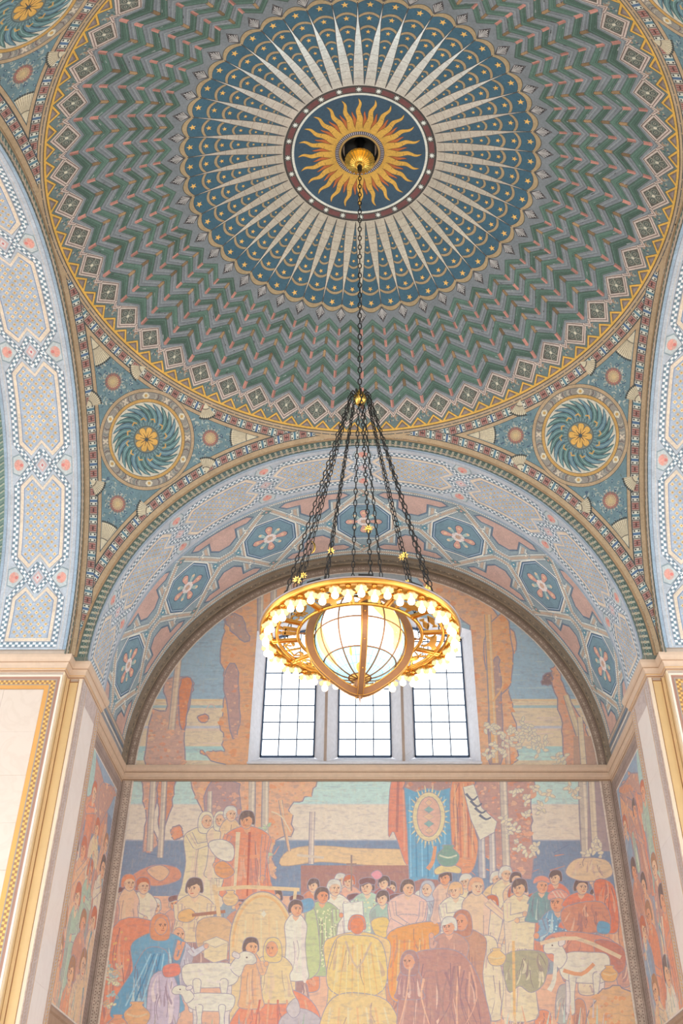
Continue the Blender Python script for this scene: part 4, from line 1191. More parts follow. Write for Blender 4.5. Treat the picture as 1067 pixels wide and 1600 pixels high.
class Art:
    def __init__(s, seed=1): s.sh = []; s.r = random.Random(seed)
    def fill(s, pts, col, line=None, w=1.1, k=1.0):
        if line: s.sh.append((grow(pts, w), Mc(line)))
        s.sh.append((pts, Mc(col, k)))
    def blob(s, pts, col, line=OUT, w=1.1, k=4): s.fill(smooth(pts, k), col, line, w)
    def line(s, pts, w, col, w2=None): s.sh.append((strip(smooth(pts, 3, False) if len(pts) > 2 else pts, w, w2), Mc(col)))
    def mix(s, a, b, t): return tuple(a[i]*(1-t) + b[i]*t for i in range(3))
    def leafmass(s, pts, col, n=40, size=5):
        n = int(n*2.2)
        """ragged autumn foliage: body with a torn edge and lighter dabs"""
        q = smooth(pts, 5); R = s.r
        q = [(x + R.uniform(-1, 1)*size*.55, y + R.uniform(-1, 1)*size*.55) for x, y in q]
        s.fill(q, col, (130, 116, 134), 1.9)
        x0, x1 = min(p[0] for p in q), max(p[0] for p in q); y0, y1 = min(p[1] for p in q), max(p[1] for p in q)
        k = 0
        while k < n:
            x, y = R.uniform(x0, x1), R.uniform(y0, y1)
            c = False
            for i in range(len(q)):
                (ax, ay), (bx, by) = q[i], q[i-1]
                if (ay > y) != (by > y) and x < (bx-ax)*(y-ay)/(by-ay) + ax: c = not c
            k += 1
            if not c: continue
            t = R.choice([s.mix(col, (236, 190, 140), .35), s.mix(col, (150, 120, 120), .4), s.mix(col, (206, 110, 70), .4), s.mix(col, (226, 160, 120), .5)])
            r = size*R.choice([R.uniform(.3, .7), R.uniform(.3, .7), R.uniform(.6, 1.3)]); a0 = R.uniform(0, 6)
            s.fill([(x + r*R.uniform(.45, 1.1)*cos(a0 + 2*pi*j/7), y + r*.8*R.uniform(.45, 1.1)*sin(a0 + 2*pi*j/7)) for j in range(7)], t)
    def trunk(s, x0, y0, x1, y1, w0, w1, col=(176, 158, 148)):
        s.line([(x0, y0), ((x0+x1)/2 + s.r.uniform(-1.5, 1.5), (y0+y1)/2), (x1, y1)], w0 + 2, (136, 122, 132), w1 + 2)
        s.line([(x0, y0), ((x0+x1)/2, (y0+y1)/2), (x1, y1)], w0, col, w1)
        s.line([(x0 + w0*.2, y0), ((x0+x1)/2 + w0*.2, (y0+y1)/2), (x1 + w1*.2, y1)], w0*.3, s.mix(col, (230, 210, 190), .5), w1*.3)
    def bloom(s, x, y, r, col=(226, 206, 178)):
        R = s.r
        for k in range(6):
            a = R.uniform(0, 2*pi); px, py = x + r*R.uniform(.2, .9)*cos(a), y + r*R.uniform(.2, .9)*sin(a)
            q = smooth([(0, 0), (r*.3, -r*.26), (r*.85, -r*.1), (r*.9, r*.12), (r*.35, r*.24)], 2)
            s.fill(shift(rot2(q, R.uniform(0, 6.28)), px, py), s.mix(col, (255, 240, 220), R.uniform(0, .4)), (160, 148, 150), .8)
    def head(s, u, v, r, skin=SKIN, hair=(92, 74, 72), d=1, hood=None, hat=None, back=False):
        if hood:
            s.blob([(u - r*1.05, v + r*1.5), (u - r*1.15, v), (u - r*.75, v - r*1.1), (u, v - r*1.42), (u + r*.8, v - r*1.1), (u + r*1.15, v), (u + r*1.05, v + r*1.5), (u, v + r*1.8)], hood)
        elif hair:
            s.blob([(u - r*.98, v + r*.55), (u - r*1.0, v - r*.4), (u - r*.6, v - r*1.12), (u + r*.1, v - r*1.28), (u + r*.75, v - r*1.05), (u + r*.98, v - r*.3), (u + r*.9, v + r*.5), (u, v + r*.2)], hair)
        if back:
            s.fill(circ(u, v, r*.85, 14, ry=r*1.05), hair or skin, OUT, .9); return
        fx = u + d*r*.12
        s.fill(circ(fx, v + r*.08, r*.74, 16, ry=r*1.0), skin, OUT, .9)
        s.fill(circ(fx - d*r*.66, v + r*.12, r*.16, 6, ry=r*.26), s.mix(skin, SKIND, .4))
        if not hood and hair:
            s.fill(smooth([(fx - r*.8, v - r*.15), (fx - r*.7, v - r*.85), (fx, v - r*1.15), (fx + r*.68, v - r*.8), (fx + r*.76, v - r*.3), (fx + r*.3, v - r*.62), (fx - d*r*.4, v - r*.55)], 3), hair)
        dk = (112, 80, 78); n = fx + d*r*.2
        s.line([(n - r*.45, v - r*.12), (n - r*.12, v - r*.16)], r*.13, dk); s.line([(n + r*.14, v - r*.16), (n + r*.42, v - r*.10)], r*.13, dk)
        for e in (-.28, .26): s.fill(circ(n + r*e, v + r*.03, r*.09, 6), dk)
        s.line([(n, v - r*.05), (n + d*r*.12, v + r*.34), (n - r*.03, v + r*.38)], r*.09, s.mix(skin, (150, 92, 76), .75))
        s.line([(n - r*.2, v + r*.60), (n + r*.2, v + r*.60)], r*.12, (176, 96, 84))
        s.fill(circ(n - r*.34, v + r*.36, r*.15, 6), s.mix(skin, (222, 150, 120), .5))
        if hat == 'cap': s.blob([(u - r*1.1, v - r*.35), (u - r*.9, v - r*1.1), (u, v - r*1.4), (u + r*.9, v - r*1.1), (u + r*1.15, v - r*.4), (u, v - r*.75)], (200, 128, 112))
        if hat == 'turban':
            s.blob([(u - r*1.05, v - r*.3), (u - r*1.0, v - r*1.0), (u, v - r*1.45), (u + r*1.0, v - r*1.0), (u + r*1.05, v - r*.3), (u, v - r*.6)], (222, 150, 136))
            for q in (-.35, .1, .5): s.line([(u + r*(q-.3), v - r*1.25), (u + r*(q+.25), v - r*.5)], r*.12, (240, 206, 190))
        if hat == 'dark': s.blob([(u - r*1.0, v - r*.35), (u - r*1.05, v - r*1.05), (u + r*.2, v - r*1.35), (u + r*1.1, v - r*1.0), (u + r*.95, v - r*.35), (u, v - r*.65)], (112, 76, 78))
    def person(s, u, v, r, bot, w, robe, d=1, skin=SKIN, hair=(92, 74, 72), hood=None, hat=None, lean=0, arms=None, sleeve=None, sash=None, back=False, split=None, pattern=None):
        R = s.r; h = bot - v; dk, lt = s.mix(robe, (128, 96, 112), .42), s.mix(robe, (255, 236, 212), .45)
        L = lambda t: lean*t
        body = [(u - r*.45, v + r*.75), (u - w*.34, v + r*1.35), (u - w*.5 + L(.25), v + r*2.5), (u - w*.43 + L(.5), v + h*.5), (u - w*.5 + L(.8), v + h*.8), (u - w*.52 + L(1), bot), (u + w*.52 + L(1), bot), (u + w*.5 + L(.8), v + h*.8), (u + w*.42 + L(.5), v + h*.5), (u + w*.5 + L(.25), v + r*2.5), (u + w*.34, v + r*1.35), (u + r*.45, v + r*.75)]
        s.fill(rect(u - r*.36, v + r*.5, u + r*.36, v + r*1.5), s.mix(skin, SKIND, .3))
        s.blob(body, robe)
        if split:      # different lower garment
            low = smooth([(u - w*.44 + L(.5), v + h*split), (u - w*.5 + L(.8), v + h*.8), (u - w*.5 + L(1), bot), (u + w*.5 + L(1), bot), (u + w*.5 + L(.8), v + h*.8), (u + w*.44 + L(.5), v + h*split)], 3)
            s.fill(low, sleeve or dk, OUT, .9)
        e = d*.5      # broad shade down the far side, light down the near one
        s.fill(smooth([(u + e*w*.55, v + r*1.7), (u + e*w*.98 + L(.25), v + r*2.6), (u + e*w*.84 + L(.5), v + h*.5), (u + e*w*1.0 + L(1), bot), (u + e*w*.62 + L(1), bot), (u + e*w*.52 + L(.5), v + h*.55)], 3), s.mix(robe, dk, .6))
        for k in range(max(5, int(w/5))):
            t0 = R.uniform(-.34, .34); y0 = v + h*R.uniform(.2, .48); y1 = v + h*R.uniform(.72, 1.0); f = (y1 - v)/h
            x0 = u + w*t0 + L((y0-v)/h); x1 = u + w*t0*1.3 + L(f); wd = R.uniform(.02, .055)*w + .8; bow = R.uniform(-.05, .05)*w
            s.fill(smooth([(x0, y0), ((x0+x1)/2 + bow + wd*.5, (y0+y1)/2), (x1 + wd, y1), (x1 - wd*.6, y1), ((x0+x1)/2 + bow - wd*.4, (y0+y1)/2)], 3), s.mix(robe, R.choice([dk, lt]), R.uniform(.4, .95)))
        for k in range(max(2, int(w/18))):
            t0 = R.uniform(-.36, .36); y0 = v + h*R.uniform(.25, .5); y1 = v + h*R.uniform(.7, .98)
            x0 = u + w*t0 + L((y0-v)/h); x1 = u + w*t0*1.3 + L((y1-v)/h)
            s.line([(x0, y0), ((x0+x1)/2 + R.uniform(-3, 3), (y0+y1)/2), (x1, y1)], 1.2, s.mix(robe, (104, 78, 98), .6), .7)
        if pattern:
            for k in range(int(w*h/55)):
                x, y = u + w*R.uniform(-.4, .4) + L(.5), v + r*1.8 + (h - r*2.2)*R.uniform(0, .95)
                s.fill(circ(x, y, R.uniform(.8, 1.9), 5), pattern)
        s.fill(smooth([(u - r*.5, v + r*1.0), (u, v + r*1.75), (u + r*.5, v + r*1.0)], 2), s.mix(skin, lt, .25))
        if sash:
            y = v + h*.45; s.line([(u - w*.43 + L(.45), y), (u + L(.45), y + 3), (u + w*.43 + L(.45), y)], r*.45, sash)
        if hood or hair or skin: s.head(u, v, r, skin, hair, d, hood, hat, back)
        for (ex, ey, hx, hy) in (arms or []):
            sx = u + (w*.40 if ex > 0 else -w*.40); sy = v + r*1.9
            e = (u + ex, v + ey); hd = (u + hx, v + hy); c = s.mix(sleeve or robe, (255, 236, 212), .12)
            s.fill(grow(strip([(sx, sy), e], r*.95, r*.75), 1.0), OUT); s.fill(grow(strip([e, hd], r*.75, r*.5), 1.0), OUT)
            s.fill(circ(e[0], e[1], r*.40, 8), OUT)
            s.fill(strip([(sx, sy), e], r*.95, r*.75), c); s.fill(circ(e[0], e[1], r*.36, 8), c); s.fill(strip([e, hd], r*.75, r*.46), c)
            s.line([(sx, sy - r*.1), (e[0] + 1, e[1] - r*.1)], r*.16, dk)
            s.fill(circ(hd[0], hd[1], r*.30, 8, ry=r*.36), skin, OUT, .8)
            s.line([hd, (hd[0] + (hd[0]-e[0])*.18, hd[1] + (hd[1]-e[1])*.18)], r*.22, skin)
    def drape(s, pts, col, n=12, line=OUT, cx=None):
        """a heavy garment: outlined mass with curved folds running down it"""
        q = smooth(pts, 5); R = s.r; s.fill(q, col, line, 1.3)
        x0, x1 = min(p[0] for p in q), max(p[0] for p in q); y0, y1 = min(p[1] for p in q), max(p[1] for p in q)
        def inn(x, y):
            c = False
            for i in range(len(q)):
                (ax, ay), (bx, by) = q[i], q[i-1]
                if (ay > y) != (by > y) and x < (bx-ax)*(y-ay)/(by-ay) + ax: c = not c
            return c
        dk, lt = s.mix(col, (116, 84, 104), .5), s.mix(col, (255, 232, 206), .5); k = 0; tries = 0
        while k < n and tries < n*12:
            tries += 1
            xa, ya = R.uniform(x0, x1), R.uniform(y0, y0 + (y1-y0)*.55); l = (y1-y0)*R.uniform(.25, .5)
            xb, yb = xa + (xa - (x0+x1)/2)*.3 + R.uniform(-6, 6), ya + l; mx = (xa+xb)/2 + R.uniform(-5, 5); wd = R.uniform(1.2, 4.2)
            if all(inn(*p) for p in ((xa, ya), (mx, (ya+yb)/2), (xb - wd, yb), (xb + wd, yb))):
                if k % 4 == 3: s.line([(xa, ya), (mx, (ya+yb)/2), (xb, yb)], 1.3, s.mix(col, (104, 78, 98), .7), .7)
                else: s.fill(smooth([(xa, ya), (mx + wd*.6, (ya+yb)/2), (xb + wd, yb), (xb - wd*.6, yb + 2), (mx - wd*.4, (ya+yb)/2)], 3), s.mix(col, R.choice([dk, lt]), R.uniform(.35, .95)))
                k += 1
    def quadruped(s, x, y, L, H, col, d=1, shade=(196, 180, 178)):
        """four legged animal, body centre (x, y)"""
        m = lambda pts: [(x + d*a*L, y + b*H) for a, b in pts]
        for a in (-.36, .30): s.blob(m([(a - .05, .25), (a + .05, .25), (a + .045, .62), (a + .05, .98), (a - .03, .98), (a - .03, .62)]), shade)
        s.blob(m([(-.52, -.05), (-.45, -.30), (-.1, -.34), (.28, -.34), (.46, -.18), (.46, .14), (.28, .30), (-.1, .34), (-.42, .30)]), col)
        for a in (-.26, .22): s.blob(m([(a - .06, .15), (a + .07, .15), (a + .045, .6), (a + .055, 1.0), (a - .035, 1.0), (a - .03, .6)]), col)
        s.blob(m([(.34, -.22), (.46, -.52), (.58, -.66), (.74, -.60), (.80, -.42), (.74, -.32), (.60, -.30), (.50, .02)]), col)
        s.blob(m([(.50, -.58), (.40, -.66), (.38, -.54), (.48, -.48)]), shade, k=2)
        s.fill(circ(x + d*.63*L, y - .50*H, L*.018, 6), (90, 70, 70))
        for k in range(9):
            a, b = s.r.uniform(-.42, .38), s.r.uniform(-.26, .26); s.fill(shift(smooth([(-.05*L, 0), (0, -.03*L), (.06*L, 0), (0, .025*L)], 2), x + d*a*L, y + b*H), s.mix(col, shade, s.r.uniform(.2, .8)))
    def pot(s, x, y, r, col):
        s.blob([(x - r*.5, y - r), (x - r*.4, y - r*.75), (x - r, y - r*.1), (x - r*.7, y + r*.7), (x, y + r*.9), (x + r*.7, y + r*.7), (x + r, y - r*.1), (x + r*.4, y - r*.75), (x + r*.5, y - r)], col)
        s.line([(x - r*.8, y - r*.1), (x, y + r*.12), (x + r*.8, y - r*.1)], r*.16, s.mix(col, (255, 230, 200), .5))
    def mesh(s, name, dom, to_wall, lift, n, step=.3):
        return inlay(name, dom, [([to_wall(*p) for p in q], c) for q, c in s.sh], lift, M_MURAL, step, n)

WHITE, CREAMY, TANR, OCHRE = (238, 224, 206), (228, 204, 170), (212, 176, 136), (218, 172, 112)
ROSE, REDO, BRN, MAUV = (214, 158, 144), (206, 116, 88), (170, 116, 100), (160, 128, 136)
BLU, SLATE, TEAL, OLIV, GRN2 = (88, 132, 164), (112, 124, 146), (104, 146, 150), (146, 138, 112), (150, 160, 120)
DKH, RDH, GRH = (98, 78, 78), (176, 96, 74), (190, 180, 172)

# ---- main canvas
A = Art(4)
A.fill(rect(120, 1190, 1020, 1640), (198, 150, 128))
A.fill(rect(120, 1190, 1020, 1262), (166, 186, 184))
for k in range(40):
    x, y = A.r.uniform(160, 980), A.r.uniform(1216, 1260); A.line([(x, y), (x + A.r.uniform(14, 50), y + .5)], 1.2, A.r.choice([(150, 176, 178), (184, 196, 188), (176, 190, 182)]))
A.fill(rect(120, 1256, 1020, 1316), (224, 204, 190)); A.line([(120, 1257), (1020, 1257)], 1.6, (190, 178, 174))
for k in range(22):
    x, y = A.r.uniform(160, 980), A.r.uniform(1260, 1310); A.line([(x, y), (x + A.r.uniform(20, 60), y + .5)], 1.4, A.r.choice([(232, 212, 196), (214, 192, 182), (228, 200, 186)]))
A.fill(rect(120, 1312, 1020, 1400), (108, 120, 146)); A.line([(120, 1313), (1020, 1313)], 1.6, (150, 146, 160))
for k in range(30):
    x, y = A.r.uniform(160, 980), A.r.uniform(1316, 1380); A.line([(x, y), (x + A.r.uniform(8, 26), y + A.r.uniform(-14, 14))], 2.2, A.r.choice([(190, 122, 98), (96, 108, 138), (128, 128, 148), (176, 116, 98)]), .8)
A.blob([(440, 1352), (450, 1330), (490, 1322), (560, 1326), (640, 1330), (640, 1352), (560, 1350), (500, 1346)], (212, 174, 136), (176, 136, 110))
A.fill(rect(470, 1352, 700, 1400), (150, 104, 100))
# trees
A.leafmass([(222, 1218), (246, 1216), (244, 1250), (236, 1290), (246, 1318), (224, 1330), (228, 1280)], (186, 140, 124), 40, 4)
A.trunk(240, 1216, 234, 1330, 8, 9); A.leafmass([(250, 1216), (272, 1216), (268, 1260), (252, 1300), (248, 1262)], (190, 124, 100), 30, 4); A.trunk(257, 1216, 250, 1340, 7, 8)
A.leafmass([(312, 1216), (482, 1216), (478, 1246), (452, 1262), (458, 1300), (424, 1320), (430, 1370), (404, 1350), (330, 1320), (316, 1262)], (206, 154, 126), 220, 6)
A.leafmass([(322, 1232), (372, 1226), (368, 1300), (330, 1330)], (158, 124, 126), 60, 5)
A.trunk(328, 1236, 326, 1300, 6, 7); A.trunk(394, 1216, 392, 1300, 9, 10); A.trunk(415, 1216, 414, 1350, 9, 11); A.trunk(438, 1250, 452, 1330, 5, 3, (196, 150, 120))
A.trunk(488, 1268, 486, 1350, 7, 7, (180, 160, 156)); A.line([(464, 1336), (506, 1340)], 4, (190, 168, 154))
for x, y in ((412, 1296), (406, 1320), (416, 1336)): A.bloom(x, y, 9, (150, 164, 130))
A.line([(424, 1268), (440, 1276), (454, 1300)], 2, (226, 200, 176)); A.leafmass([(268, 1296), (282, 1292), (284, 1306), (272, 1310)], (200, 130, 104), 8, 3)
# hung cloths: red, blue with a gilt rayed oval, orange, white with dark chevrons
A.blob([(612, 1218), (634, 1216), (640, 1300), (636, 1352), (616, 1300), (607, 1304)], (196, 116, 98)); A.line([(622, 1220), (620, 1300)], 4, (160, 96, 92)); A.line([(630, 1220), (632, 1330)], 3, (216, 146, 124))
A.leafmass([(640, 1216), (704, 1216), (702, 1240), (640, 1238)], (156, 118, 116), 20, 4)
A.fill([(632, 1230), (650, 1238), (668, 1232), (686, 1236), (703, 1231), (704, 1300), (706, 1376), (660, 1372), (640, 1380), (637, 1300)], (92, 140, 172), OUT, 1.4)
for k in range(7): A.line([(640 + k*9, 1244), (642 + k*9, 1370)], 2, (74, 118, 156) if k % 2 else (120, 164, 190))
for k in range(32):
    a = 2*pi*k/32; A.line([(670 + 24*cos(a), 1276 + 36*sin(a)), (670 + (33 if k % 2 else 29)*cos(a), 1276 + (50 if k % 2 else 44)*sin(a))], 3.4, (234, 210, 166), .8)
A.fill(circ(670, 1276, 25, 24, ry=38), (232, 208, 166), OUT, 1); A.fill(circ(670, 1276, 18, 20, ry=31), (196, 150, 136), OUT, 1)
for k in range(5): A.fill(diamond(670, 1254 + k*11, 9 - abs(k-2)*1.6, 5), [(222, 178, 150), (120, 150, 150)][k % 2], OUT, .6)
A.drape([(706, 1222), (740, 1218), (748, 1290), (742, 1350), (724, 1366), (708, 1330)], (210, 136, 106), 16)
for k in range(5): A.line([(710 + k*7, 1224), (714 + k*6, 1340)], 2.4, (178, 104, 92) if k % 2 else (232, 176, 140))
A.leafmass([(744, 1218), (830, 1218), (828, 1260), (832, 1300), (828, 1370), (790, 1366), (752, 1320)], (170, 126, 120), 130, 6)
A.trunk(752, 1290, 754, 1372, 9, 10, (160, 152, 160)); A.trunk(768, 1290, 770, 1372, 8, 9, (170, 158, 160)); A.trunk(786, 1216, 792, 1370, 10, 11)
A.fill([(724, 1230), (740, 1226), (752, 1262), (776, 1284), (772, 1300), (750, 1312), (736, 1280)], WHITE, OUT, 1.3)
for k in range(4): A.line([(728 + k*7, 1240 + k*11), (738 + k*7, 1250 + k*10), (746 + k*7, 1244 + k*11)], 4.2, (92, 94, 112), 2)
A.trunk(910, 1216, 916, 1340, 12, 13, (176, 160, 150)); A.fill(rect(918, 1214, 1000, 1330), (150, 128, 132)); A.trunk(924, 1216, 930, 1330, 9, 9, (188, 168, 150))
for x, y in ((806, 1236), (822, 1246), (840, 1232), (854, 1242), (842, 1262), (826, 1270), (890, 1232), (898, 1240), (798, 1300), (812, 1320), (826, 1330), (836, 1322), (806, 1290), (790, 1284), (930, 1318), (938, 1330), (922, 1330)): A.bloom(x, y, 9)
# far row of faces and figures
for u, v, r, rb, hr in ((490, 1384, 9, (190, 120, 96), DKH), (532, 1376, 9, TANR, GRH), (546, 1378, 9, (206, 150, 130), RDH), (610, 1388, 9, (176, 106, 96), DKH), (776, 1374, 10, TANR, GRH), (790, 1366, 10, CREAMY, GRH), (806, 1374, 9, (220, 180, 150), DKH), (728, 1378, 10, CREAMY, GRH), (868, 1372, 10, (196, 112, 96), DKH), (600, 1380, 9, (150, 90, 90), DKH)):
    A.person(u, v, r, v + 90, r*4.4, rb, A.r.choice([-1, 1]), hair=hr)
# throng behind: shoulders, bundles and cloths between the nearer figures
_pal = [(178, 122, 102), (206, 146, 116), (222, 184, 152), (150, 112, 110), (196, 120, 94), (160, 150, 146), (226, 202, 176), (130, 138, 150), (188, 136, 122), (206, 160, 120)]
for k in range(56):
    x, y = A.r.uniform(170, 985), A.r.uniform(1420, 1610); w_, h_ = A.r.uniform(16, 34), A.r.uniform(30, 64)
    A.drape([(x - w_*.4, y - h_*.5), (x, y - h_*.62), (x + w_*.45, y - h_*.45), (x + w_*.6, y + h_*.3), (x + w_*.4, y + h_*.6), (x - w_*.5, y + h_*.55), (x - w_*.6, y)], A.r.choice(_pal), 7)
for k in range(26):
    x = 186 + k*31 + A.r.uniform(-8, 8); y = A.r.uniform(1392, 1424)
    if 470 < x < 640 and y < 1405: y += 16
    r_ = A.r.uniform(9, 11.5)
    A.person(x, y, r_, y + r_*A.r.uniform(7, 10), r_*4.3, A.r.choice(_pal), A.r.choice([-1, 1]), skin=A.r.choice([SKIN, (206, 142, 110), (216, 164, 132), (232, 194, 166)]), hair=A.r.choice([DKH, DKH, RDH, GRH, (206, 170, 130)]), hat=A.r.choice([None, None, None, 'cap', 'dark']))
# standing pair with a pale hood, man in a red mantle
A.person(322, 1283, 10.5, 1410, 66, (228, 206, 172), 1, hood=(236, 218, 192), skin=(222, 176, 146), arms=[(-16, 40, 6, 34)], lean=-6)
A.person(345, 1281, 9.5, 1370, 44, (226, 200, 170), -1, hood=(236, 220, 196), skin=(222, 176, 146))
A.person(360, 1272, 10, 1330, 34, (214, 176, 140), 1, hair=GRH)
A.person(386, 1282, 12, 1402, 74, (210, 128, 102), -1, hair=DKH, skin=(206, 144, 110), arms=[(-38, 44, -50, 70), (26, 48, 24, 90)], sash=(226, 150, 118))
A.line([(372, 1300), (366, 1400)], 7, (234, 206, 176), 4); A.line([(390, 1300), (386, 1400)], 4, (168, 84, 72), 2)
A.blob([(326, 1318), (346, 1312), (364, 1322), (362, 1344), (340, 1340)], (238, 222, 206)); A.blob([(336, 1352), (350, 1346), (366, 1362), (352, 1372), (338, 1366)], (196, 132, 92))
# left group
A.blob([(206, 1370), (240, 1352), (276, 1356), (280, 1374), (240, 1384)], (190, 124, 104)); A.blob([(230, 1360), (250, 1352), (264, 1362), (250, 1376)], (226, 180, 150))
A.person(223, 1385, 11, 1470, 44, (236, 218, 196), 1, hair=RDH, arms=[(-18, 40, 4, 50)])
A.person(201, 1380, 11, 1460, 32, (222, 178, 150), 1, hair=(200, 120, 90))
A.drape([(176, 1450), (240, 1440), (262, 1470), (240, 1540), (176, 1590), (150, 1600)], (204, 120, 96), 16)
for k in range(16): A.fill(circ(A.r.uniform(178, 240), A.r.uniform(1456, 1540), 2.2, 6), (226, 170, 110))
A.person(304, 1388, 13, 1470, 66, (216, 186, 152), -1, hair=DKH, arms=[(-26, 46, 2, 44), (24, 44, 30, 56)], sleeve=(214, 186, 156))
A.blob([(280, 1426), (296, 1420), (306, 1430), (296, 1440), (280, 1438)], (222, 170, 116)); A.line([(300, 1430), (352, 1424)], 5, (150, 96, 78))
A.line([(332, 1390), (384, 1386), (430, 1388), (468, 1390)], 6, (226, 190, 150)); A.line([(335, 1382), (342, 1430), (346, 1480)], 7, (220, 184, 144), 6); A.line([(462, 1388), (456, 1440)], 5, (222, 190, 150))
A.pot(360, 1404, 12, (216, 176, 130))
A.blob([(310, 1440), (350, 1434), (364, 1456), (352, 1490), (312, 1486)], (190, 150, 116)); A.fill([(318, 1472), (338, 1464), (356, 1472), (354, 1498), (334, 1504), (319, 1496)], (222, 196, 160), OUT, 1); A.fill([(318, 1472), (338, 1464), (356, 1472), (336, 1480)], (236, 214, 184), OUT, .8)
# covered cart
A.fill(circ(410, 1480, 51, 30, pi, 2*pi, ry=86) + [(461, 1600), (359, 1600)], (226, 192, 150), OUT, 1.6)
A.line(circ(410, 1480, 46, 20, pi, 2*pi, ry=80), 4, (206, 160, 112))
for k in range(7): A.line([(372 + k*12, 1420 + abs(k-3)*9), (366 + k*14, 1500)], 3, (240, 214, 176) if k % 2 else (208, 170, 130), 1.5)
A.fill(diamond(412, 1428, 4, 6), WHITE)
# blue cloak and bald companion
A.person(278, 1460, 12, 1560, 48, (170, 164, 178), 1, hair=None, skin=(214, 160, 130), arms=[(24, 30, 44, 18)])
A.person(250, 1446, 13, 1582, 84, (92, 138, 170), 1, hood=(196, 124, 92), skin=(204, 138, 104), lean=-12, arms=[(26, 50, 30, 34)], sleeve=(206, 130, 100))
A.drape([(230, 1482), (206, 1520), (180, 1562), (176, 1590), (226, 1578), (252, 1540), (262, 1490)], (84, 134, 170), 16); 
for k in range(5): A.line([(236 + k*5, 1490), (196 + k*12, 1572)], 2.4, (62, 110, 152) if k % 2 else (128, 168, 192))
A.drape([(236, 1530), (266, 1520), (280, 1560), (270, 1610), (232, 1610)], (176, 158, 178), 16); A.blob([(256, 1510), (278, 1506), (280, 1522), (258, 1526)], (202, 110, 96))
A.pot(214, 1586, 20, (220, 162, 120)); A.pot(184, 1600, 14, (196, 130, 100))
for k in range(14): A.bloom(A.r.uniform(160, 186), A.r.uniform(1508, 1580), 6, A.r.choice([(196, 186, 140), (104, 140, 150), (206, 150, 100)]))
# green and white vestments round a table
A.person(522, 1388, 11, 1500, 52, (226, 214, 198), 1, hair=GRH, arms=[(20, 46, 34, 34)])
A.person(503, 1400, 11, 1522, 54, (152, 162, 122), 1, hair=DKH, skin=(196, 124, 94), pattern=(222, 214, 176), arms=[(22, 40, 30, 30)])
A.blob([(478, 1430), (492, 1424), (500, 1500), (490, 1525), (474, 1520)], (166, 170, 124)); A.blob([(466, 1410), (486, 1404), (490, 1418), (470, 1426)], (98, 138, 168)); A.person(462, 1420, 11, 1530, 34, (232, 220, 206), 1, hair=DKH, skin=(206, 146, 114))
A.person(574, 1386, 11, 1480, 52, (158, 172, 156), -1, hair=DKH, hat='dark', arms=[(-20, 44, -34, 34)], pattern=(208, 196, 150))
A.blob([(580, 1366), (590, 1360), (597, 1368), (588, 1374)], (206, 132, 146))
A.fill([(536, 1412), (566, 1408), (570, 1470), (540, 1472)], (244, 234, 222), OUT, 1); A.blob([(520, 1500), (560, 1470), (610, 1500), (600, 1540), (520, 1540)], (232, 216, 206))
A.line([(549, 1336), (549, 1392)], 2.6, (136, 108, 104)); A.line([(541, 1350), (557, 1350)], 2.6, (136, 108, 104))
A.person(598, 1404, 10, 1500, 40, (140, 160, 150), -1, hair=DKH); A.blob([(580, 1440), (604, 1434), (610, 1456), (592, 1466)], (214, 176, 110))
# right of centre
A.person(668, 1390, 10, 1440, 38, (146, 144, 156), -1, hood=(166, 162, 172), skin=(224, 184, 158))
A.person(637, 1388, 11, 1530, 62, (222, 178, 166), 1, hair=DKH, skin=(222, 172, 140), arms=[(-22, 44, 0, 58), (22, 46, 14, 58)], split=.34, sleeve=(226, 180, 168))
A.drape([(610, 1456), (676, 1440), (686, 1456), (674, 1470), (668, 1520), (650, 1560), (612, 1560), (606, 1500)], (226, 150, 92), 16)
for k in range(7): A.line([(616 + k*8, 1468), (612 + k*8, 1548)], 2.4, (240, 190, 130) if k % 2 else (200, 116, 76))
A.person(696, 1372, 10, 1440, 40, (206, 168, 150), -1, hair=DKH, hat=None, skin=(204, 138, 106)); A.blob([(680, 1358), (698, 1350), (718, 1356), (718, 1364), (698, 1362), (682, 1366)], (236, 206, 150))
A.pot(700, 1338, 17, (112, 138, 128)); A.line([(668, 1358), (676, 1346), (680, 1322)], 7, (204, 136, 104), 5); A.line([(726, 1360), (738, 1352), (722, 1344)], 6, (204, 136, 104), 5)
A.person(712, 1392, 11, 1500, 52, (238, 222, 200), -1, hair=(206, 160, 120), hat=None, arms=[(-18, 40, 2, 36)])
A.person(744, 1386, 12, 1540, 44, (230, 192, 164), 1, hair=(206, 150, 120), skin=(230, 190, 162), arms=[(48, 50, 36, 92)], split=.62, sleeve=(230, 194, 166))
A.drape([(748, 1470), (772, 1466), (780, 1500), (792, 1580), (760, 1592), (746, 1540)], (238, 214, 184), 16)
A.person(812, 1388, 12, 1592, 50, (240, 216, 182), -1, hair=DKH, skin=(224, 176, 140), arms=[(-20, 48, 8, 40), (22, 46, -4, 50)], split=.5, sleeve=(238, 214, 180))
A.drape([(790, 1492), (852, 1490), (850, 1534), (830, 1550), (812, 1540), (794, 1548)], (150, 140, 116), 16); A.line([(802, 1470), (804, 1600)], 4.4, (206, 160, 106)); A.pot(776, 1496, 14, (226, 184, 130))
A.person(846, 1384, 11, 1440, 44, (104, 132, 138), 1, hair=None, hat='cap', skin=(210, 148, 118))
A.person(872, 1410, 14, 1470, 62, (98, 136, 166), -1, hair=None, hat='turban', skin=(206, 140, 110), arms=[(-20, 44, -34, 52), (24, 40, 36, 48)], pattern=(180, 206, 214))
A.person(908, 1386, 11, 1450, 60, (208, 116, 94), 1, hair=DKH, arms=[(34, 24, 16, -8)], sleeve=(222, 170, 136)); A.drape([(884, 1362), (902, 1342), (946, 1344), (956, 1366), (930, 1376), (900, 1374)], (226, 190, 158), 16)
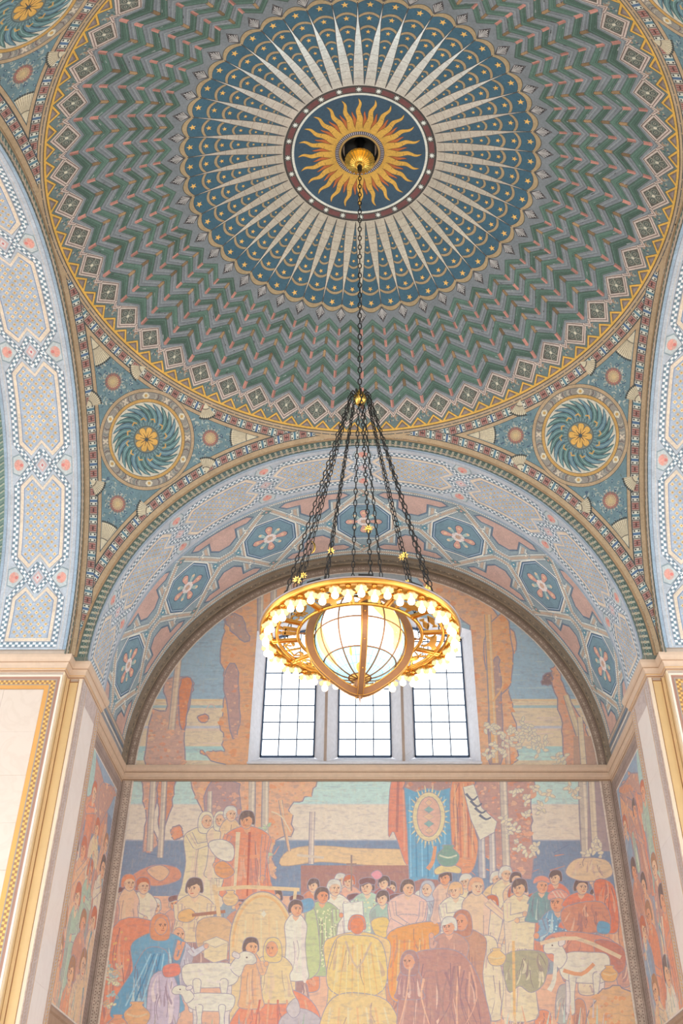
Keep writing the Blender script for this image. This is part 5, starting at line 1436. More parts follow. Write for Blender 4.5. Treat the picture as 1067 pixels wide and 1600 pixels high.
A.drape([(928, 1380), (958, 1384), (966, 1450), (944, 1450)], (206, 112, 88), 16); A.drape([(880, 1420), (940, 1410), (950, 1450), (890, 1456)], (186, 120, 100), 16); A.blob([(936, 1440), (952, 1444), (950, 1458), (934, 1456)], (92, 140, 172))
A.drape([(850, 1470), (880, 1456), (950, 1466), (974, 1500), (964, 1520), (900, 1510), (860, 1500)], (192, 124, 106), 16); A.blob([(930, 1470), (972, 1480), (974, 1516), (940, 1520)], (176, 108, 96))
A.quadruped(912, 1512, 78, 70, (240, 226, 210), -1, (206, 190, 186)); A.line([(844, 1474), (900, 1466), (970, 1496)], 6, (226, 196, 166)); A.line([(868, 1490), (866, 1530), (858, 1548)], 5, (238, 224, 210), 8); A.line([(880, 1516), (908, 1522), (928, 1506)], 6, (206, 140, 104)); A.pot(952, 1522, 13, (222, 168, 116))
# animals and families in front
A.drape([(364, 1590), (410, 1546), (470, 1552), (500, 1590), (490, 1640), (360, 1640)], (208, 122, 98), 16)
A.person(426, 1482, 12, 1566, 62, (228, 196, 150), -1, hood=(230, 196, 136), skin=(204, 138, 104), arms=[(-22, 44, -34, 50)], sleeve=(234, 218, 170))
A.person(392, 1480, 12, 1574, 34, (220, 164, 126), 1, hair=DKH, skin=(220, 162, 124), arms=[(18, 40, 24, 26)])
for k in range(7): A.line([(392 + k*14, 1562), (380 + k*18, 1612)], 3, (178, 92, 84) if k % 2 else (228, 160, 128))
A.quadruped(330, 1524, 88, 56, (238, 224, 208)); A.quadruped(328, 1566, 74, 40, (240, 228, 214), -1)
A.blob([(440, 1590), (470, 1576), (500, 1592), (490, 1612), (440, 1612)], (166, 152, 160)); A.blob([(448, 1576), (462, 1560), (468, 1580), (458, 1590)], (176, 162, 166))
# kneeling figure seen from behind, kneeling friars
A.person(558, 1446, 13, 1640, 104, (222, 184, 120), 1, hair=(196, 110, 80), back=True)
A.drape([(524, 1470), (558, 1462), (596, 1474), (602, 1540), (560, 1560), (512, 1540)], (226, 190, 126), 16); A.drape([(500, 1600), (520, 1560), (560, 1552), (610, 1570), (622, 1640), (500, 1640)], (230, 192, 136), 16)
for k in range(9): A.line([(530 + k*7, 1476), (520 + k*10, 1556)], 2.6, (198, 152, 96) if k % 2 else (240, 214, 160), 1.2)
A.line([(540, 1470), (558, 1512), (580, 1472)], 3, (180, 150, 130)); 
for k in range(7): A.line([(516 + k*14, 1574), (510 + k*17, 1620)], 3, (206, 158, 112) if k % 2 else (244, 216, 176))
A.person(722, 1440, 13, 1600, 76, (172, 122, 104), -1, hood=(166, 108, 92), skin=(196, 130, 104))
A.person(702, 1448, 12, 1560, 60, (172, 124, 114), -1, hair=GRH, skin=(206, 146, 120), arms=[(-26, 30, -28, 14)])
A.drape([(640, 1500), (672, 1484), (720, 1490), (752, 1540), (764, 1620), (700, 1640), (630, 1640), (622, 1570)], (164, 114, 108), 16)
A.person(640, 1502, 12, 1560, 40, (160, 112, 110), -1, hood=(150, 108, 108), skin=(196, 134, 108))
for k in range(14):
    x = A.r.uniform(640, 740); A.line([(x, A.r.uniform(1496, 1530)), (x + A.r.uniform(-12, 12), 1560), (x + A.r.uniform(-20, 24), 1610)], A.r.uniform(2, 4.5), A.r.choice([(140, 98, 104), (190, 140, 122), (206, 156, 130), (150, 108, 106)]), 1)
# thicket along the lower right
A.leafmass([(930, 1560), (960, 1544), (992, 1560), (1000, 1640), (920, 1640)], (226, 176, 134), 60, 7)
for k in range(40): x, y = A.r.uniform(770, 960), A.r.uniform(1570, 1620); A.line([(x, y + 20), (x + A.r.uniform(-8, 8), y - 10)], 3.2, A.r.choice([(222, 190, 160), (190, 168, 170), (206, 150, 120), (166, 176, 172)]), .8)
for k in range(30): x, y = A.r.uniform(180, 480), A.r.uniform(1590, 1622); A.line([(x, y + 16), (x + A.r.uniform(-6, 6), y - 6)], 3, A.r.choice([(150, 134, 140), (196, 140, 110), (140, 150, 136)]), .8)
# extend the ground of the canvas below
A.fill(rect(60, 1626, 1060, 1680), (186, 142, 124))
WX = 5.32
me = A.mesh('mural_canvas', rect(-WX, 3.62, WX, 8.94), cartoon, lambda x, z: Vector((x, DW + .004, z)), lambda p: Vector((0, -1, 0)))
link('mural_canvas', me, wall_f)

# ---- lunette canvas
B = Art(9)
B.fill(rect(150, 860, 1000, 1230), (134, 155, 174))
for k in range(260):
    x, y = B.r.uniform(190, 950), B.r.uniform(880, 1095); B.line([(x, y), (x + B.r.uniform(12, 46), y + B.r.uniform(-1, 1))], 1.5, B.r.choice([(118, 142, 164), (152, 166, 176), (142, 158, 170), (126, 150, 168)]))
B.fill(rect(150, 1092, 1000, 1230), (220, 194, 168)); B.line([(150, 1094), (1000, 1094)], 3, (208, 176, 140))
for y, c in ((1104, (150, 166, 170)), (1112, (226, 198, 172)), (1136, (176, 170, 178)), (1140, (226, 196, 176)), (1172, (150, 176, 178)), (1182, (166, 186, 182))): B.line([(150, y), (1000, y)], 4 if y < 1172 else 12, c)
for k in range(60):
    x, y = B.r.uniform(200, 940), B.r.uniform(1100, 1180); B.line([(x, y), (x + B.r.uniform(14, 44), y)], 1.4, B.r.choice([(230, 206, 184), (208, 182, 166), (214, 186, 176)]))
# left trees
B.leafmass([(230, 1200), (236, 1116), (262, 1110), (256, 1064), (300, 1062), (296, 1090), (288, 1130), (284, 1200)], (182, 140, 128), 90, 5)
B.leafmass([(282, 1066), (300, 1064), (294, 1100), (284, 1140)], (196, 116, 84), 14, 3)
B.trunk(280, 1020, 268, 1140, 8, 9, (190, 160, 140))
B.leafmass([(330, 1176), (350, 1168), (344, 1130), (352, 1080), (346, 1020), (352, 970), (350, 930), (520, 880), (420, 960), (404, 1190), (352, 1192), (310, 1176)], (212, 152, 116), 300, 7)
B.leafmass([(352, 1060), (368, 1040), (374, 1120), (362, 1150)], (166, 126, 122), 20, 4)
B.leafmass([(352, 966), (372, 960), (388, 1000), (366, 990)], (160, 128, 122), 10, 4)
for x in (408, 428, 452): B.trunk(x, 890, x - 1, 1000, 8, 8, (166, 150, 146))
B.line([(338, 1108), (330, 1100), (322, 1108), (318, 1118)], 1.6, (190, 160, 150)); B.leafmass([(310, 1120), (322, 1116), (324, 1126), (314, 1128)], (196, 126, 96), 4, 2)
B.fill(rect(488, 880, 642, 950), (134, 140, 150))
# right trees
B.leafmass([(642, 890), (700, 890), (800, 990), (790, 1040), (800, 1100), (806, 1170), (800, 1196), (740, 1196), (738, 1000), (700, 940)], (208, 154, 122), 260, 7)
B.leafmass([(758, 1000), (790, 960), (800, 1060), (770, 1080)], (212, 150, 110), 50, 6); B.leafmass([(768, 1050), (780, 1040), (784, 1180), (764, 1186)], (160, 126, 122), 30, 4)
B.trunk(762, 960, 774, 1192, 9, 10, (206, 156, 112)); B.trunk(792, 1150, 794, 1194, 6, 6, (190, 150, 130))
B.line([(770, 1096), (784, 1076), (786, 1060)], 3.4, (214, 160, 116), 2)
B.leafmass([(862, 1044), (874, 1052), (892, 1100), (916, 1140), (912, 1196), (886, 1196), (880, 1140), (870, 1090)], (194, 140, 118), 60, 5)
B.trunk(884, 1086, 920, 1194, 7, 9, (190, 166, 140)); B.leafmass([(846, 1064), (858, 1050), (862, 1066), (852, 1070)], (120, 96, 100), 8, 3)
for x, y in ((762, 1134), (774, 1140), (786, 1148), (800, 1140), (812, 1132), (824, 1140), (816, 1152), (834, 1150), (830, 1164), (842, 1172), (812, 1166), (800, 1158), (792, 1170), (776, 1166), (764, 1176), (848, 1160), (880, 1184), (870, 1188)): B.bloom(x, y, 9)
B.fill(rect(896, 1150, 960, 1230), (168, 130, 116)); B.trunk(906, 1120, 912, 1194, 7, 8, (200, 176, 150))
LR = 5.33; OPX0, OPX1 = -2.72, 2.68
dom = [(LR*cos(pi*k/60), ZS + LR*sin(pi*k/60)) for k in range(61)]
dom = [(LR, 9.30)] + dom + [(-LR, 9.30), (OPX0, 9.30)] + [(x, zt(x + .02)) for x in xs_] + [(OPX1, 9.30)]
me = B.mesh('lunette_canvas', dom, cartoon, lambda x, z: Vector((x, DW + .004, z)), lambda p: Vector((0, -1, 0)))
link('lunette_canvas', me, wall_f)

# ---- stencilled borders round the canvases
GB, GD, GL = Wc(188, 172, 158), Wc(128, 106, 98), Wc(222, 212, 202)
def lay(name, dom, shapes, y=DW, parent=None):
    me = inlay(name, dom, shapes, lambda x, z: Vector((x, y, z)), M_PAINT, .4, lambda p: Vector((0, -1, 0)))
    return link(name, me, parent or wall_f)
sh = [(rect(-7, 0, 7, 12), GB)]
for s in (1, -1):
    sh.append((rect(s*5.335 - .014, 0, s*5.335 + .014, 12), GL)); sh.append((rect(s*5.38 - .006, 0, s*5.38 + .006, 12), GD)); sh.append((rect(s*5.535 - .006, 0, s*5.535 + .006, 12), GD)); sh.append((rect(s*5.575 - .02, 0, s*5.575 + .02, 12), Wc(140, 122, 112)))
    for k in range(88):
        z = 3.65 + k*.06
        for q in (5.415, 5.495): sh.append((rect(s*q - .012, z - .012, s*q + .012, z + .012), GD))
        if k % 3 == 0: sh.append((diamond(s*5.455, z, .028, .05), Wc(196, 178, 164)))
        if k % 3 == 1: sh.append((diamond(s*5.455, z + .03, .016, .03), Wc(150, 128, 118)))
for s, d in ((1, [(5.32, 3.6), (5.6, 3.6), (5.6, 9.0), (5.32, 9.0)]), (-1, [(-5.6, 3.6), (-5.32, 3.6), (-5.32, 9.0), (-5.6, 9.0)])): lay('stencil_border', d, sh)
sh = [(rect(-7, 8, 7, 16), Wc(164, 146, 132))]
ann = lambda r0, r1, n=48: [(r1*cos(pi*k/n), ZS + r1*sin(pi*k/n)) for k in range(n+1)] + [(r0*cos(pi*k/n), ZS + r0*sin(pi*k/n)) for k in range(n, -1, -1)]
sh.append((ann(5.32, 5.348), GL)); sh.append((ann(5.375, 5.387), GD)); sh.append((ann(5.505, 5.517), GD)); sh.append((ann(5.517, 5.6), Wc(134, 118, 106)))
for k in range(270):
    a = pi*(k + .5)/270
    for q in (5.412, 5.482): sh.append((shift(rot2(rect(-.011, -.011, .011, .011), a), q*cos(a), ZS + q*sin(a)), GD))
    if k % 3 == 0: sh.append((shift(rot2(diamond(0, 0, .024, .05), a), 5.447*cos(a), ZS + 5.447*sin(a)), Wc(190, 174, 160)))
d = ann(5.325, 5.56); d = [(5.56, 9.28)] + d[:49] + [(-5.56, 9.28), (-5.325, 9.28)] + d[49:] + [(5.325, 9.28)]
lay('lunette_border', d, sh, DW - .002)

# ---- side walls of the recess: canvases seen at a slant
def side_canvas(sx, seed):
    R = random.Random(seed); C = Art(seed)
    y0, y1, z0, z1 = 7.42, 10.42, 3.78, 8.60
    # drawing units: 75 per metre, v downwards from the top
    W, H = (y1 - y0)*75, (z1 - z0)*75
    C.fill(rect(-10, -10, W + 10, H + 10), (150, 130, 136))
    C.fill(rect(-10, -10, W + 10, H*.14), (124, 140, 164)); C.fill(rect(-10, H*.14, W + 10, H*.34), (108, 118, 146))
    for k in range(6): C.leafmass([(W*R.random(), H*.02), (W*R.random(), H*.1), (W*R.random(), H*.3), (W*R.random(), H*.26)], R.choice([(186, 124, 100), (170, 126, 116), (196, 140, 110)]), 30, 6)
    C.blob([(W*.1, H*.02), (W*.3, H*.0), (W*.36, H*.16), (W*.2, H*.2)], (150, 172, 170))
    robes = [(206, 134, 104), (222, 184, 150), (232, 214, 196), (178, 124, 108), (150, 164, 150), (196, 118, 92), (214, 160, 128), (124, 140, 164), (226, 196, 160)]
    for k in range(26):
        x, y = R.uniform(0, W), R.uniform(H*.25, H*.95); w_, h_ = R.uniform(14, 34), R.uniform(40, 90)
        C.drape([(x - w_*.3, y - h_*.5), (x + w_*.3, y - h_*.5), (x + w_*.5, y + h_*.4), (x, y + h_*.6), (x - w_*.5, y + h_*.45)], R.choice(robes), 8)
    for v, r, n in ((H*.2, 14, 4), (H*.42, 16, 4), (H*.64, 17, 4), (H*.82, 18, 3)):
        for k in range(n):
            u = W*(k + .5)/n + R.uniform(-18, 18); vv = v + R.uniform(-26, 26)
            C.person(u, vv, r, vv + r*R.uniform(9, 12), r*R.uniform(3.0, 4.2), R.choice(robes), R.choice([1, -1]), skin=R.choice([SKIN, (206, 142, 110), (220, 168, 134)]), hair=R.choice([DKH, RDH, (150, 104, 80)]), arms=[(R.choice([-1, 1])*r*1.9, r*R.uniform(2, 4.2), R.uniform(-2, 2)*r, r*R.uniform(0, 5))], lean=R.uniform(-16, 16))
    for k in range(16):
        x, y = R.uniform(0, W), R.uniform(H*.1, H*.9); C.line([(x, y), (x + R.uniform(-14, 14), y + 30), (x + R.uniform(-20, 20), y + 66)], R.uniform(3, 7), R.choice([(92, 130, 150), (206, 128, 92), (232, 214, 196), (150, 120, 130)]), 1)
    for k in range(30): x, y = R.uniform(0, W), R.uniform(H*.92, H); C.line([(x, y + 10), (x + R.uniform(-8, 8), y - 14)], 3.4, R.choice([(206, 140, 106), (140, 150, 150), (226, 196, 166)]), 1)
    X = -5.60*-sx if sx > 0 else -5.60
    X = 5.60*sx - sx*.004
    lift = lambda y, z: Vector((X, y, z)); nn = lambda p: Vector((-sx, 0, 0))
    tw = (lambda u, v: (y0 + u/75, z1 - v/75))
    root = MB(); xw = 5.60*sx; root.face([(xw, 7.2, FLOOR), (xw, DW + .05, FLOOR), (xw, DW + .05, 9.2), (xw, 7.2, 9.2)])
    xo = 5.9*sx; root.face([(xo, 7.2, FLOOR), (xo, DW + .05, FLOOR), (xo, DW + .05, 9.2), (xo, 7.2, 9.2)])
    wall = root.build('wall_right' if sx > 0 else 'wall_left', M_PLASTER, kind='structure')
    link('side_canvas', inlay('side_canvas', rect(y0, z0, y1, z1), [([tw(*p) for p in q], c) for q, c in C.sh], lift, M_MURAL, .4, nn), wall)
    # painted frame: grey frieze above, stile next to the corner, white fillet
    sh = [(rect(7, 3, 11, 9.2), Wc(160, 144, 138))]
    sh.append((rect(y0 - .03, z0 - .03, y1 + .03, z1 + .03), Wc(226, 216, 208)))
    for k in range(60): sh.append((rect(10.5, 3.7 + k*.085, 10.53, 3.73 + k*.085), GD)); sh.append((rect(10.6, 3.7 + k*.085, 10.63, 3.73 + k*.085), GD))
    for k in range(44): sh.append((diamond(7.3 + k*.075, 8.78, .03, .05), Wc(140, 124, 120)))
    sh.append((rect(7.0, 8.69, 11, 8.70), GD)); sh.append((rect(10.46, 3.5, 10.475, 9), GD)); sh.append((rect(10.67, 3.5, 10.69, 9), GD))
    X2 = 5.60*sx - sx*.002
    link('canvas_frame', inlay('canvas_frame', rect(7.2, 3.7, DW, 8.93), sh, lambda y, z: Vector((X2, y, z)), M_PAINT, .5, nn), wall)
    m = MB(); sweep_profile(m, [(xw, 7.2), (xw, DW)], [(0, 3.42), (.02, 3.43), (.02, 3.60), (.05, 3.63), (.05, 3.68), (.02, 3.72), (0, 3.72)], None, 1 if sx < 0 else -1)
    m.build('baseboard_right' if sx > 0 else 'baseboard_left', material('dado_stone', P(178, 150, 130), .6), kind='structure')
side_canvas(-1, 21); side_canvas(1, 33)

# the near side walls of the left and right arms follow the same scheme
for nm, a in (('wall_right', pi/2), ('wall_left', -pi/2)):
    c = copy_tree(bpy.data.objects[nm]); c.rotation_euler.z = a
for nm, a in (('trim_4', pi/2), ('trim_3', -pi/2), ('baseboard_right', pi/2), ('baseboard_left', -pi/2)):
    c = copy_tree(bpy.data.objects[nm]); c.rotation_euler.z = a
# ================================================================== CHANDELIER
ch = link('chandelier', None, None, 'gilded ring chandelier of lit bulbs around a glowing glass globe, hung on chains', 'chandelier')
ch.location = (0, 0, 5.6)
ch.empty_display_size = .3
_off = Matrix.Translation((0, 0, -5.6))
def part(mb, name, mat, parent=ch, **k):
    o = mb.build(name, mat, parent, **k)
    if parent is ch: o.location = (0, 0, -5.6)
    return o
ZR = 6.54
# bulb plate: broad annulus with raised rims
mb = MB()
pr = [(1.13, ZR + .035), (1.13, ZR - .005), (1.145, ZR - .012), (1.16, ZR), (1.255, ZR), (1.268, ZR - .010), (1.282, ZR - .004), (1.288, ZR + .02), (1.292, ZR + .05), (1.292, ZR + .06), (1.27, ZR + .065), (1.13, ZR + .045), (1.13, ZR + .035)]
mb.lathe(pr, 96)
ringp = part(mb, 'bulb_ring', M_GOLD)
mb = MB(); mb.lathe([(1.28, ZR + .055), (1.308, ZR + .058), (1.308, ZR + .07), (1.28, ZR + .075), (1.28, ZR + .055)], 96)
part(mb, 'top_flange', material('grey_flange', P(168, 158, 160), .45, .5))
def rail(name, r, w=.022, h=.03):
    mb = MB(); mb.lathe([(r - w, ZR + .01), (r - w, ZR - h*.3), (r, ZR - h), (r + w, ZR - h*.3), (r + w, ZR + .01), (r - w, ZR + .01)], 96); return part(mb, name, M_GOLD)
rail('outer_rail', 1.07); rail('inner_rail', .80)
SPO = radians(-6)
for k in range(12):
    a = SPO + 2*pi*k/12; m = Matrix.Rotation(a, 4, 'Z')
    mb = MB()
    for q in (-.024, .024): mb.box(.79, 1.14, q - .011, q + .011, ZR - .02, ZR + .012, None, m)
    mb.box(.80, 1.12, -.012, .012, ZR - .006, ZR + .014, None, m)
    part(mb, 'spoke', M_GOLD)
# cut-out figures of beasts in the twelve bays (radial x, tangential y), generic heraldic shapes
def beast(kind):
    q = {
     'runner': [[(-.15, .02), (-.12, .06), (-.02, .065), (.06, .07), (.10, .11), (.15, .10), (.165, .06), (.12, .045), (.09, .0), (.13, -.06), (.11, -.10), (.08, -.05), (.03, -.02), (-.05, -.02), (-.08, -.06), (-.12, -.10), (-.14, -.09), (-.10, -.03), (-.12, .0), (-.18, .05)]],
     'crab': [circ(0, 0, .06, 12, ry=.045)] + [strip([(s*.05, .01), (s*.10, .05*t), (s*.13, .10*t)], .02, .01) for s in (-1, 1) for t in (-1, 1)] + [circ(s*.13, .11, .026, 8) for s in (-1, 1)] + [strip([(s*.05, 0), (s*.13, .0)], .014) for s in (-1, 1)],
     'fish': [[(-.14, .05), (-.05, .095), (.06, .06), (.10, .085), (.10, .015), (.06, .04), (-.05, .005)], [(.14, -.05), (.05, -.005), (-.06, -.04), (-.10, -.015), (-.10, -.085), (-.06, -.06), (.05, -.095)], strip([(-.12, .05), (.0, .0), (.12, -.05)], .01)],
     'scales': [rect(-.012, -.10, .012, .10), rect(-.13, .07, .13, .09)] + [strip([(s*.12, .08), (s*.12 - .035, -.01)], .008) for s in (-1, 1)] + [strip([(s*.12, .08), (s*.12 + .035, -.01)], .008) for s in (-1, 1)] + [circ(s*.12, -.02, .045, 8, pi, 2*pi) for s in (-1, 1)],
     'horned': [[(-.14, .0), (-.10, .06), (.03, .06), (.08, .09), (.12, .12), (.11, .07), (.16, .05), (.14, .02), (.09, .0), (.08, -.09), (.05, -.09), (.04, -.03), (-.06, -.03), (-.08, -.09), (-.11, -.09), (-.11, -.02)], strip([(-.13, .02), (-.17, .06), (-.16, .10)], .014, .008)],
     'archer': [[(-.13, -.09), (-.10, .02), (.0, .04), (.02, .10), (.06, .11), (.06, .04), (.10, .0), (.09, -.09), (.06, -.09), (.05, -.02), (-.04, -.03), (-.09, -.10)], strip(circ(.08, .06, .075, 8, -pi/2.4, pi/2.4), .012), strip([(.03, .06), (.17, .06)], .008)],
     'twins': [circ(s*.05, .095, .025, 8) for s in (-1, 1)] + [[(s*.05 - .03, .07), (s*.05 + .03, .07), (s*.05 + .035, -.02), (s*.05 + .025, -.11), (s*.05, -.11), (s*.05, -.03), (s*.05 - .01, -.11), (s*.05 - .035, -.11)] for s in (-1, 1)] + [rect(-.06, .02, .06, .04)],
     'bird': [[(-.15, .07), (-.05, .02), (0, .05), (.05, .02), (.15, .07), (.10, -.01), (.04, -.03), (.03, -.10), (-.03, -.10), (-.04, -.03), (-.10, -.01)], circ(0, .075, .028, 8)],
     'scorpion': [circ(-.03, 0, .055, 10, ry=.035), strip([(.0, 0), (.08, .01), (.13, .05), (.11, .10), (.07, .09)], .026, .012)] + [strip([(-.06, .02*t), (-.12, .05*t), (-.16, .03*t)], .014) for t in (-1, 1)] + [strip([(x, .02*t), (x + .01, .075*t)], .010) for x in (-.05, -.01, .03) for t in (-1, 1)],
    }[kind]
    return q
kinds = ['runner', 'crab', 'horned', 'fish', 'archer', 'scales', 'twins', 'scorpion', 'bird', 'runner', 'horned', 'fish']
for k in range(12):
    a = SPO + 2*pi*(k + .5)/12; mb = MB()
    def to3(x, y, d, a=a):
        r = .935 + y*1.0; t = a + x*1.15/.935
        return (r*cos(t), r*sin(t), ZR + d)
    for q in beast(kinds[k]):
        mb.prism(q, -.012, .006, to3)
    part(mb, 'beast_figure', M_GOLD)
# lamps: 48, alternately tight under the plate and on short stems
petal = MB()
n = 24; rows = []
for r, z, s in ((.018, .03, 0), (.045, .026, .1), (.07, .012, .6), (.079, -.006, 1), (.072, -.004, 1), (.04, .012, .3), (.02, .014, 0)):
    rows.append([((r*(1 + .10*s*cos(8*2*pi*q/n)))*cos(2*pi*q/n), (r*(1 + .10*s*cos(8*2*pi*q/n)))*sin(2*pi*q/n), z - .012*s*(1 - cos(8*2*pi*q/n))*.3) for q in range(n)])
petal.grid(rows, None, True, True)
me_pet = petal.mesh('petal_shade', M_SHADE)
bulb = MB(); bulb.lathe([(.014, .012), (.016, -.026), (.034, -.045), (.045, -.070), (.045, -.086), (.035, -.108), (.018, -.119), (.001, -.122)], 14)
me_bulb = bulb.mesh('bulb', M_BULB)
st = MB(); st.lathe([(.034, .095), (.034, .085), (.014, .075), (.012, .055), (.026, .045), (.026, .034), (.012, .028)], 12)
for q in range(4): st.box(.018, .038, -.006, .006, .05, .07, None, Matrix.Rotation(pi/2*q, 4, 'Z'))
me_stem = st.mesh('lamp_stem', M_GOLD)
cp = MB(); cp.lathe([(.05, .04), (.052, .03), (.03, .026), (.02, .018)], 14)
me_cup = cp.mesh('lamp_cup', M_GOLD)
for k in range(48):
    a = 2*pi*k/48 + radians(1.5); low = k % 2
    p = (1.207*cos(a), 1.207*sin(a), ZR - (.098 if low else .04) - 5.6)
    s = link('lamp', me_stem if low else me_cup, ch); s.location = p; s.rotation_euler.z = a
    link('petal_shade', me_pet, s); b = link('bulb', me_bulb, s)
# glass globe: 12 x 6 lit panes between bronze ribs
GZ, GR = 6.50, .575
lats = [-90, -76, -38, 0, 38, 76, 90]
def pane_mat(name, c, e): return material(name, c, .25, emit=(c[0], c[1], c[2], e), noise=(5, .03))
M_SEA, M_PALE, M_LAND, M_ICE = pane_mat('lit_glass_sea', (.46, .80, .88), 1.15), pane_mat('lit_glass_pale', (.96, .97, .93), 1.35), pane_mat('lit_glass_land', (.90, .66, .24), .95), pane_mat('lit_glass_ochre', (.86, .56, .14), .85)
gl = MB(); gl.lathe([(.06, GZ + GR), (.06, GZ + GR + .05), (.02, GZ + GR + .05)], 16)
globe = part(gl, 'globe', M_BRONZE)
def sp(r, la, lo): return (r*cos(radians(la))*sin(radians(lo)), -r*cos(radians(la))*cos(radians(lo)), GZ + r*sin(radians(la)))
LON0 = 3
rnd = random.Random(8)
for i in range(12):
    for j in range(6):
        if j in (0, 5): mat = M_ICE if j == 0 else M_PALE
        else:
            lo = (LON0 + 30*i + 15 + 180) % 360 - 180
            mat = M_SEA if abs(lo) > 50 or j == 1 else M_PALE  # viewer-side panes paler, painting in the lamp's burnt-out centre
            if j in (2, 3) and abs(lo) > 75: mat = M_SEA
        m = MB(); rows = []
        for b in range(5):
            la = lats[j] + (lats[j+1] - lats[j])*b/4
            rows.append([sp(GR, la, LON0 + 30*i + 30*c/4) for c in range(5)])
        m.grid(rows, None, True)
        o = m.build('globe_pane', mat, globe)
# land drawn on the glass (thin leaded shapes just proud of the panes)
def land(pts, mat):
    q = smooth(pts, 3); c = (sum(p[0] for p in q)/len(q), sum(p[1] for p in q)/len(q)); m = MB()
    for s0, s1 in ((0, .34), (.34, .67), (.67, 1)):
        for k in range(len(q)):
            (a0, b0), (a1, b1) = q[k-1], q[k]
            f = lambda lo, la, t: sp(GR + .004, c[1] + (la-c[1])*t, c[0] + (lo-c[0])*t)
            if s0 == 0: m.face([f(a0, b0, 0), f(a0, b0, s1), f(a1, b1, s1)])
            else: m.face([f(a0, b0, s0), f(a0, b0, s1), f(a1, b1, s1), f(a1, b1, s0)])
    m.build('land', mat, globe)
land([(8, 36), (22, 34), (44, 30), (60, 20), (70, -2), (66, -26), (56, -30), (50, -12), (38, -4), (24, 8), (14, 22)], M_LAND)
land([(-70, 10), (-58, 4), (-52, -16), (-50, -40), (-58, -58), (-66, -44), (-72, -20)], M_LAND)
land([(-8, -62), (6, -58), (16, -64), (24, -72), (4, -76), (-10, -72)], M_ICE)
land([(-16, -40), (-13, -38), (-13, -47), (-16, -50), (-18, -46)], M_ICE)
land([(80, 30), (110, 40), (130, 20), (120, -10), (96, -20), (84, 6)], M_LAND)
for i in range(12):
    lo = LON0 + 30*i; m = MB(); m.tube([sp(GR + .004, -88 + 176*q/28, lo) for q in range(29)], .0105, 5); m.build('globe_rib', M_BRONZE, globe)
for la in lats[1:-1]:
    m = MB(); m.tube([sp(GR + .004, la, 360*q/48) for q in range(48)], .0105, 5, None, True); m.build('globe_rib', M_BRONZE, globe)
m = MB()
for i in range(36):       # fine graticule leading
    if i % 3: m.tube([sp(GR + .001, -74 + 148*q/20, LON0 + 10*i) for q in range(21)], .0016, 4)
for la in (-60, -49, -25, -13, 13, 25, 49, 60): m.tube([sp(GR + .001, la, 360*q/48) for q in range(48)], .0016, 4, None, True)
m.build('graticule', material('leading', P(120, 140, 146), .5), globe, kind='stuff')
# crossed meridian hoops, pointed at the poles
def hoop(az, name):
    m = MB(); ca, sa = cos(az), sin(az)
    def loop(ro, zo): return [(ro*sin(t)*(1), GZ + zo(t)) for t in [2*pi*q/72 for q in range(72)]]
    ext = lambda R: (lambda t: R*cos(t)*(1 + .16*abs(cos(t))**10))
    out, inn = loop(.700, ext(.70)), loop(.600, ext(.615))
    w = .034
    P3 = lambda x, d, z: (x*ca - d*sa, x*sa + d*ca, z)
    for k in range(72):
        j = (k + 1) % 72
        a0, a1, b0, b1 = out[k], out[j], inn[k], inn[j]
        m.face([P3(a0[0], -w, a0[1]), P3(a1[0], -w, a1[1]), P3(b1[0], -w, b1[1]), P3(b0[0], -w, b0[1])], None, False)
        m.face([P3(a0[0], w, a0[1]), P3(b0[0], w, b0[1]), P3(b1[0], w, b1[1]), P3(a1[0], w, a1[1])], None, False)
        m.face([P3(a0[0], -w, a0[1]), P3(a0[0], w, a0[1]), P3(a1[0], w, a1[1]), P3(a1[0], -w, a1[1])], None, True)
        m.face([P3(b0[0], -w, b0[1]), P3(b1[0], -w, b1[1]), P3(b1[0], w, b1[1]), P3(b0[0], w, b0[1])], None, True)
    o = part(m, name, M_BRONZE)
    e = MB()
    for d in (-w, w):
        e.tube([P3(x, d, z) for x, z in inn], .007, 5, None, True); e.tube([P3(x, d, z) for x, z in out], .005, 5, None, True)
    for t in (.5, 1.0, 1.57, 2.1, 2.6, 3.7, 4.2, 4.71, 5.2, 5.8):
        x, z = .702*sin(t), GZ + ext(.70)(t); c = P3(x, 0, z); e.lathe([(.001, -.012), (.01, -.007), (.01, .007), (.001, .012)], 8, c)
    e.build('hoop_edge', M_GOLD, o)
hoop(radians(6), 'meridian_hoop'); hoop(radians(96), 'meridian_hoop')
for s in (0, 1):
    a = radians(6) + pi*s; m = MB(); m.tube([(.66*cos(a), .66*sin(a), ZR), (.86*cos(a), .86*sin(a), ZR)], .011, 8)
    m.lathe([(.001, -.02), (.018, -.012), (.018, .012), (.001, .02)], 10, (.72*cos(a), .72*sin(a), ZR)); part(m, 'pivot_rod', M_BRONZE)
# finials
m = MB(); m.lathe([(.001, 7.45), (.012, 7.38), (.022, 7.32), (.03, 7.25), (.05, 7.22), (.03, 7.19), (.04, 7.12), (.06, 7.06)], 14); part(m, 'top_finial', M_GOLD)
m = MB(); m.lathe([(.06, 5.90), (.075, 5.84), (.05, 5.78), (.036, 5.74), (.045, 5.72), (.02, 5.69), (.009, 5.64), (.001, 5.56)], 14); part(m, 'bottom_finial', M_BRONZE)
# brackets on the top flange
for k in range(12):
    a = radians(-97 + 30*k) + radians(11); m = MB(); R = Matrix.Rotation(a, 4, 'Z')
    m.box(1.21, 1.25, -.09, .09, ZR + .075, ZR + .135, None, R); m.box(1.22, 1.25, -.10, -.07, ZR + .06, ZR + .10, None, R); m.box(1.22, 1.25, .07, .10, ZR + .06, ZR + .10, None, R)
    part(m, 'flange_bracket', M_IRON)
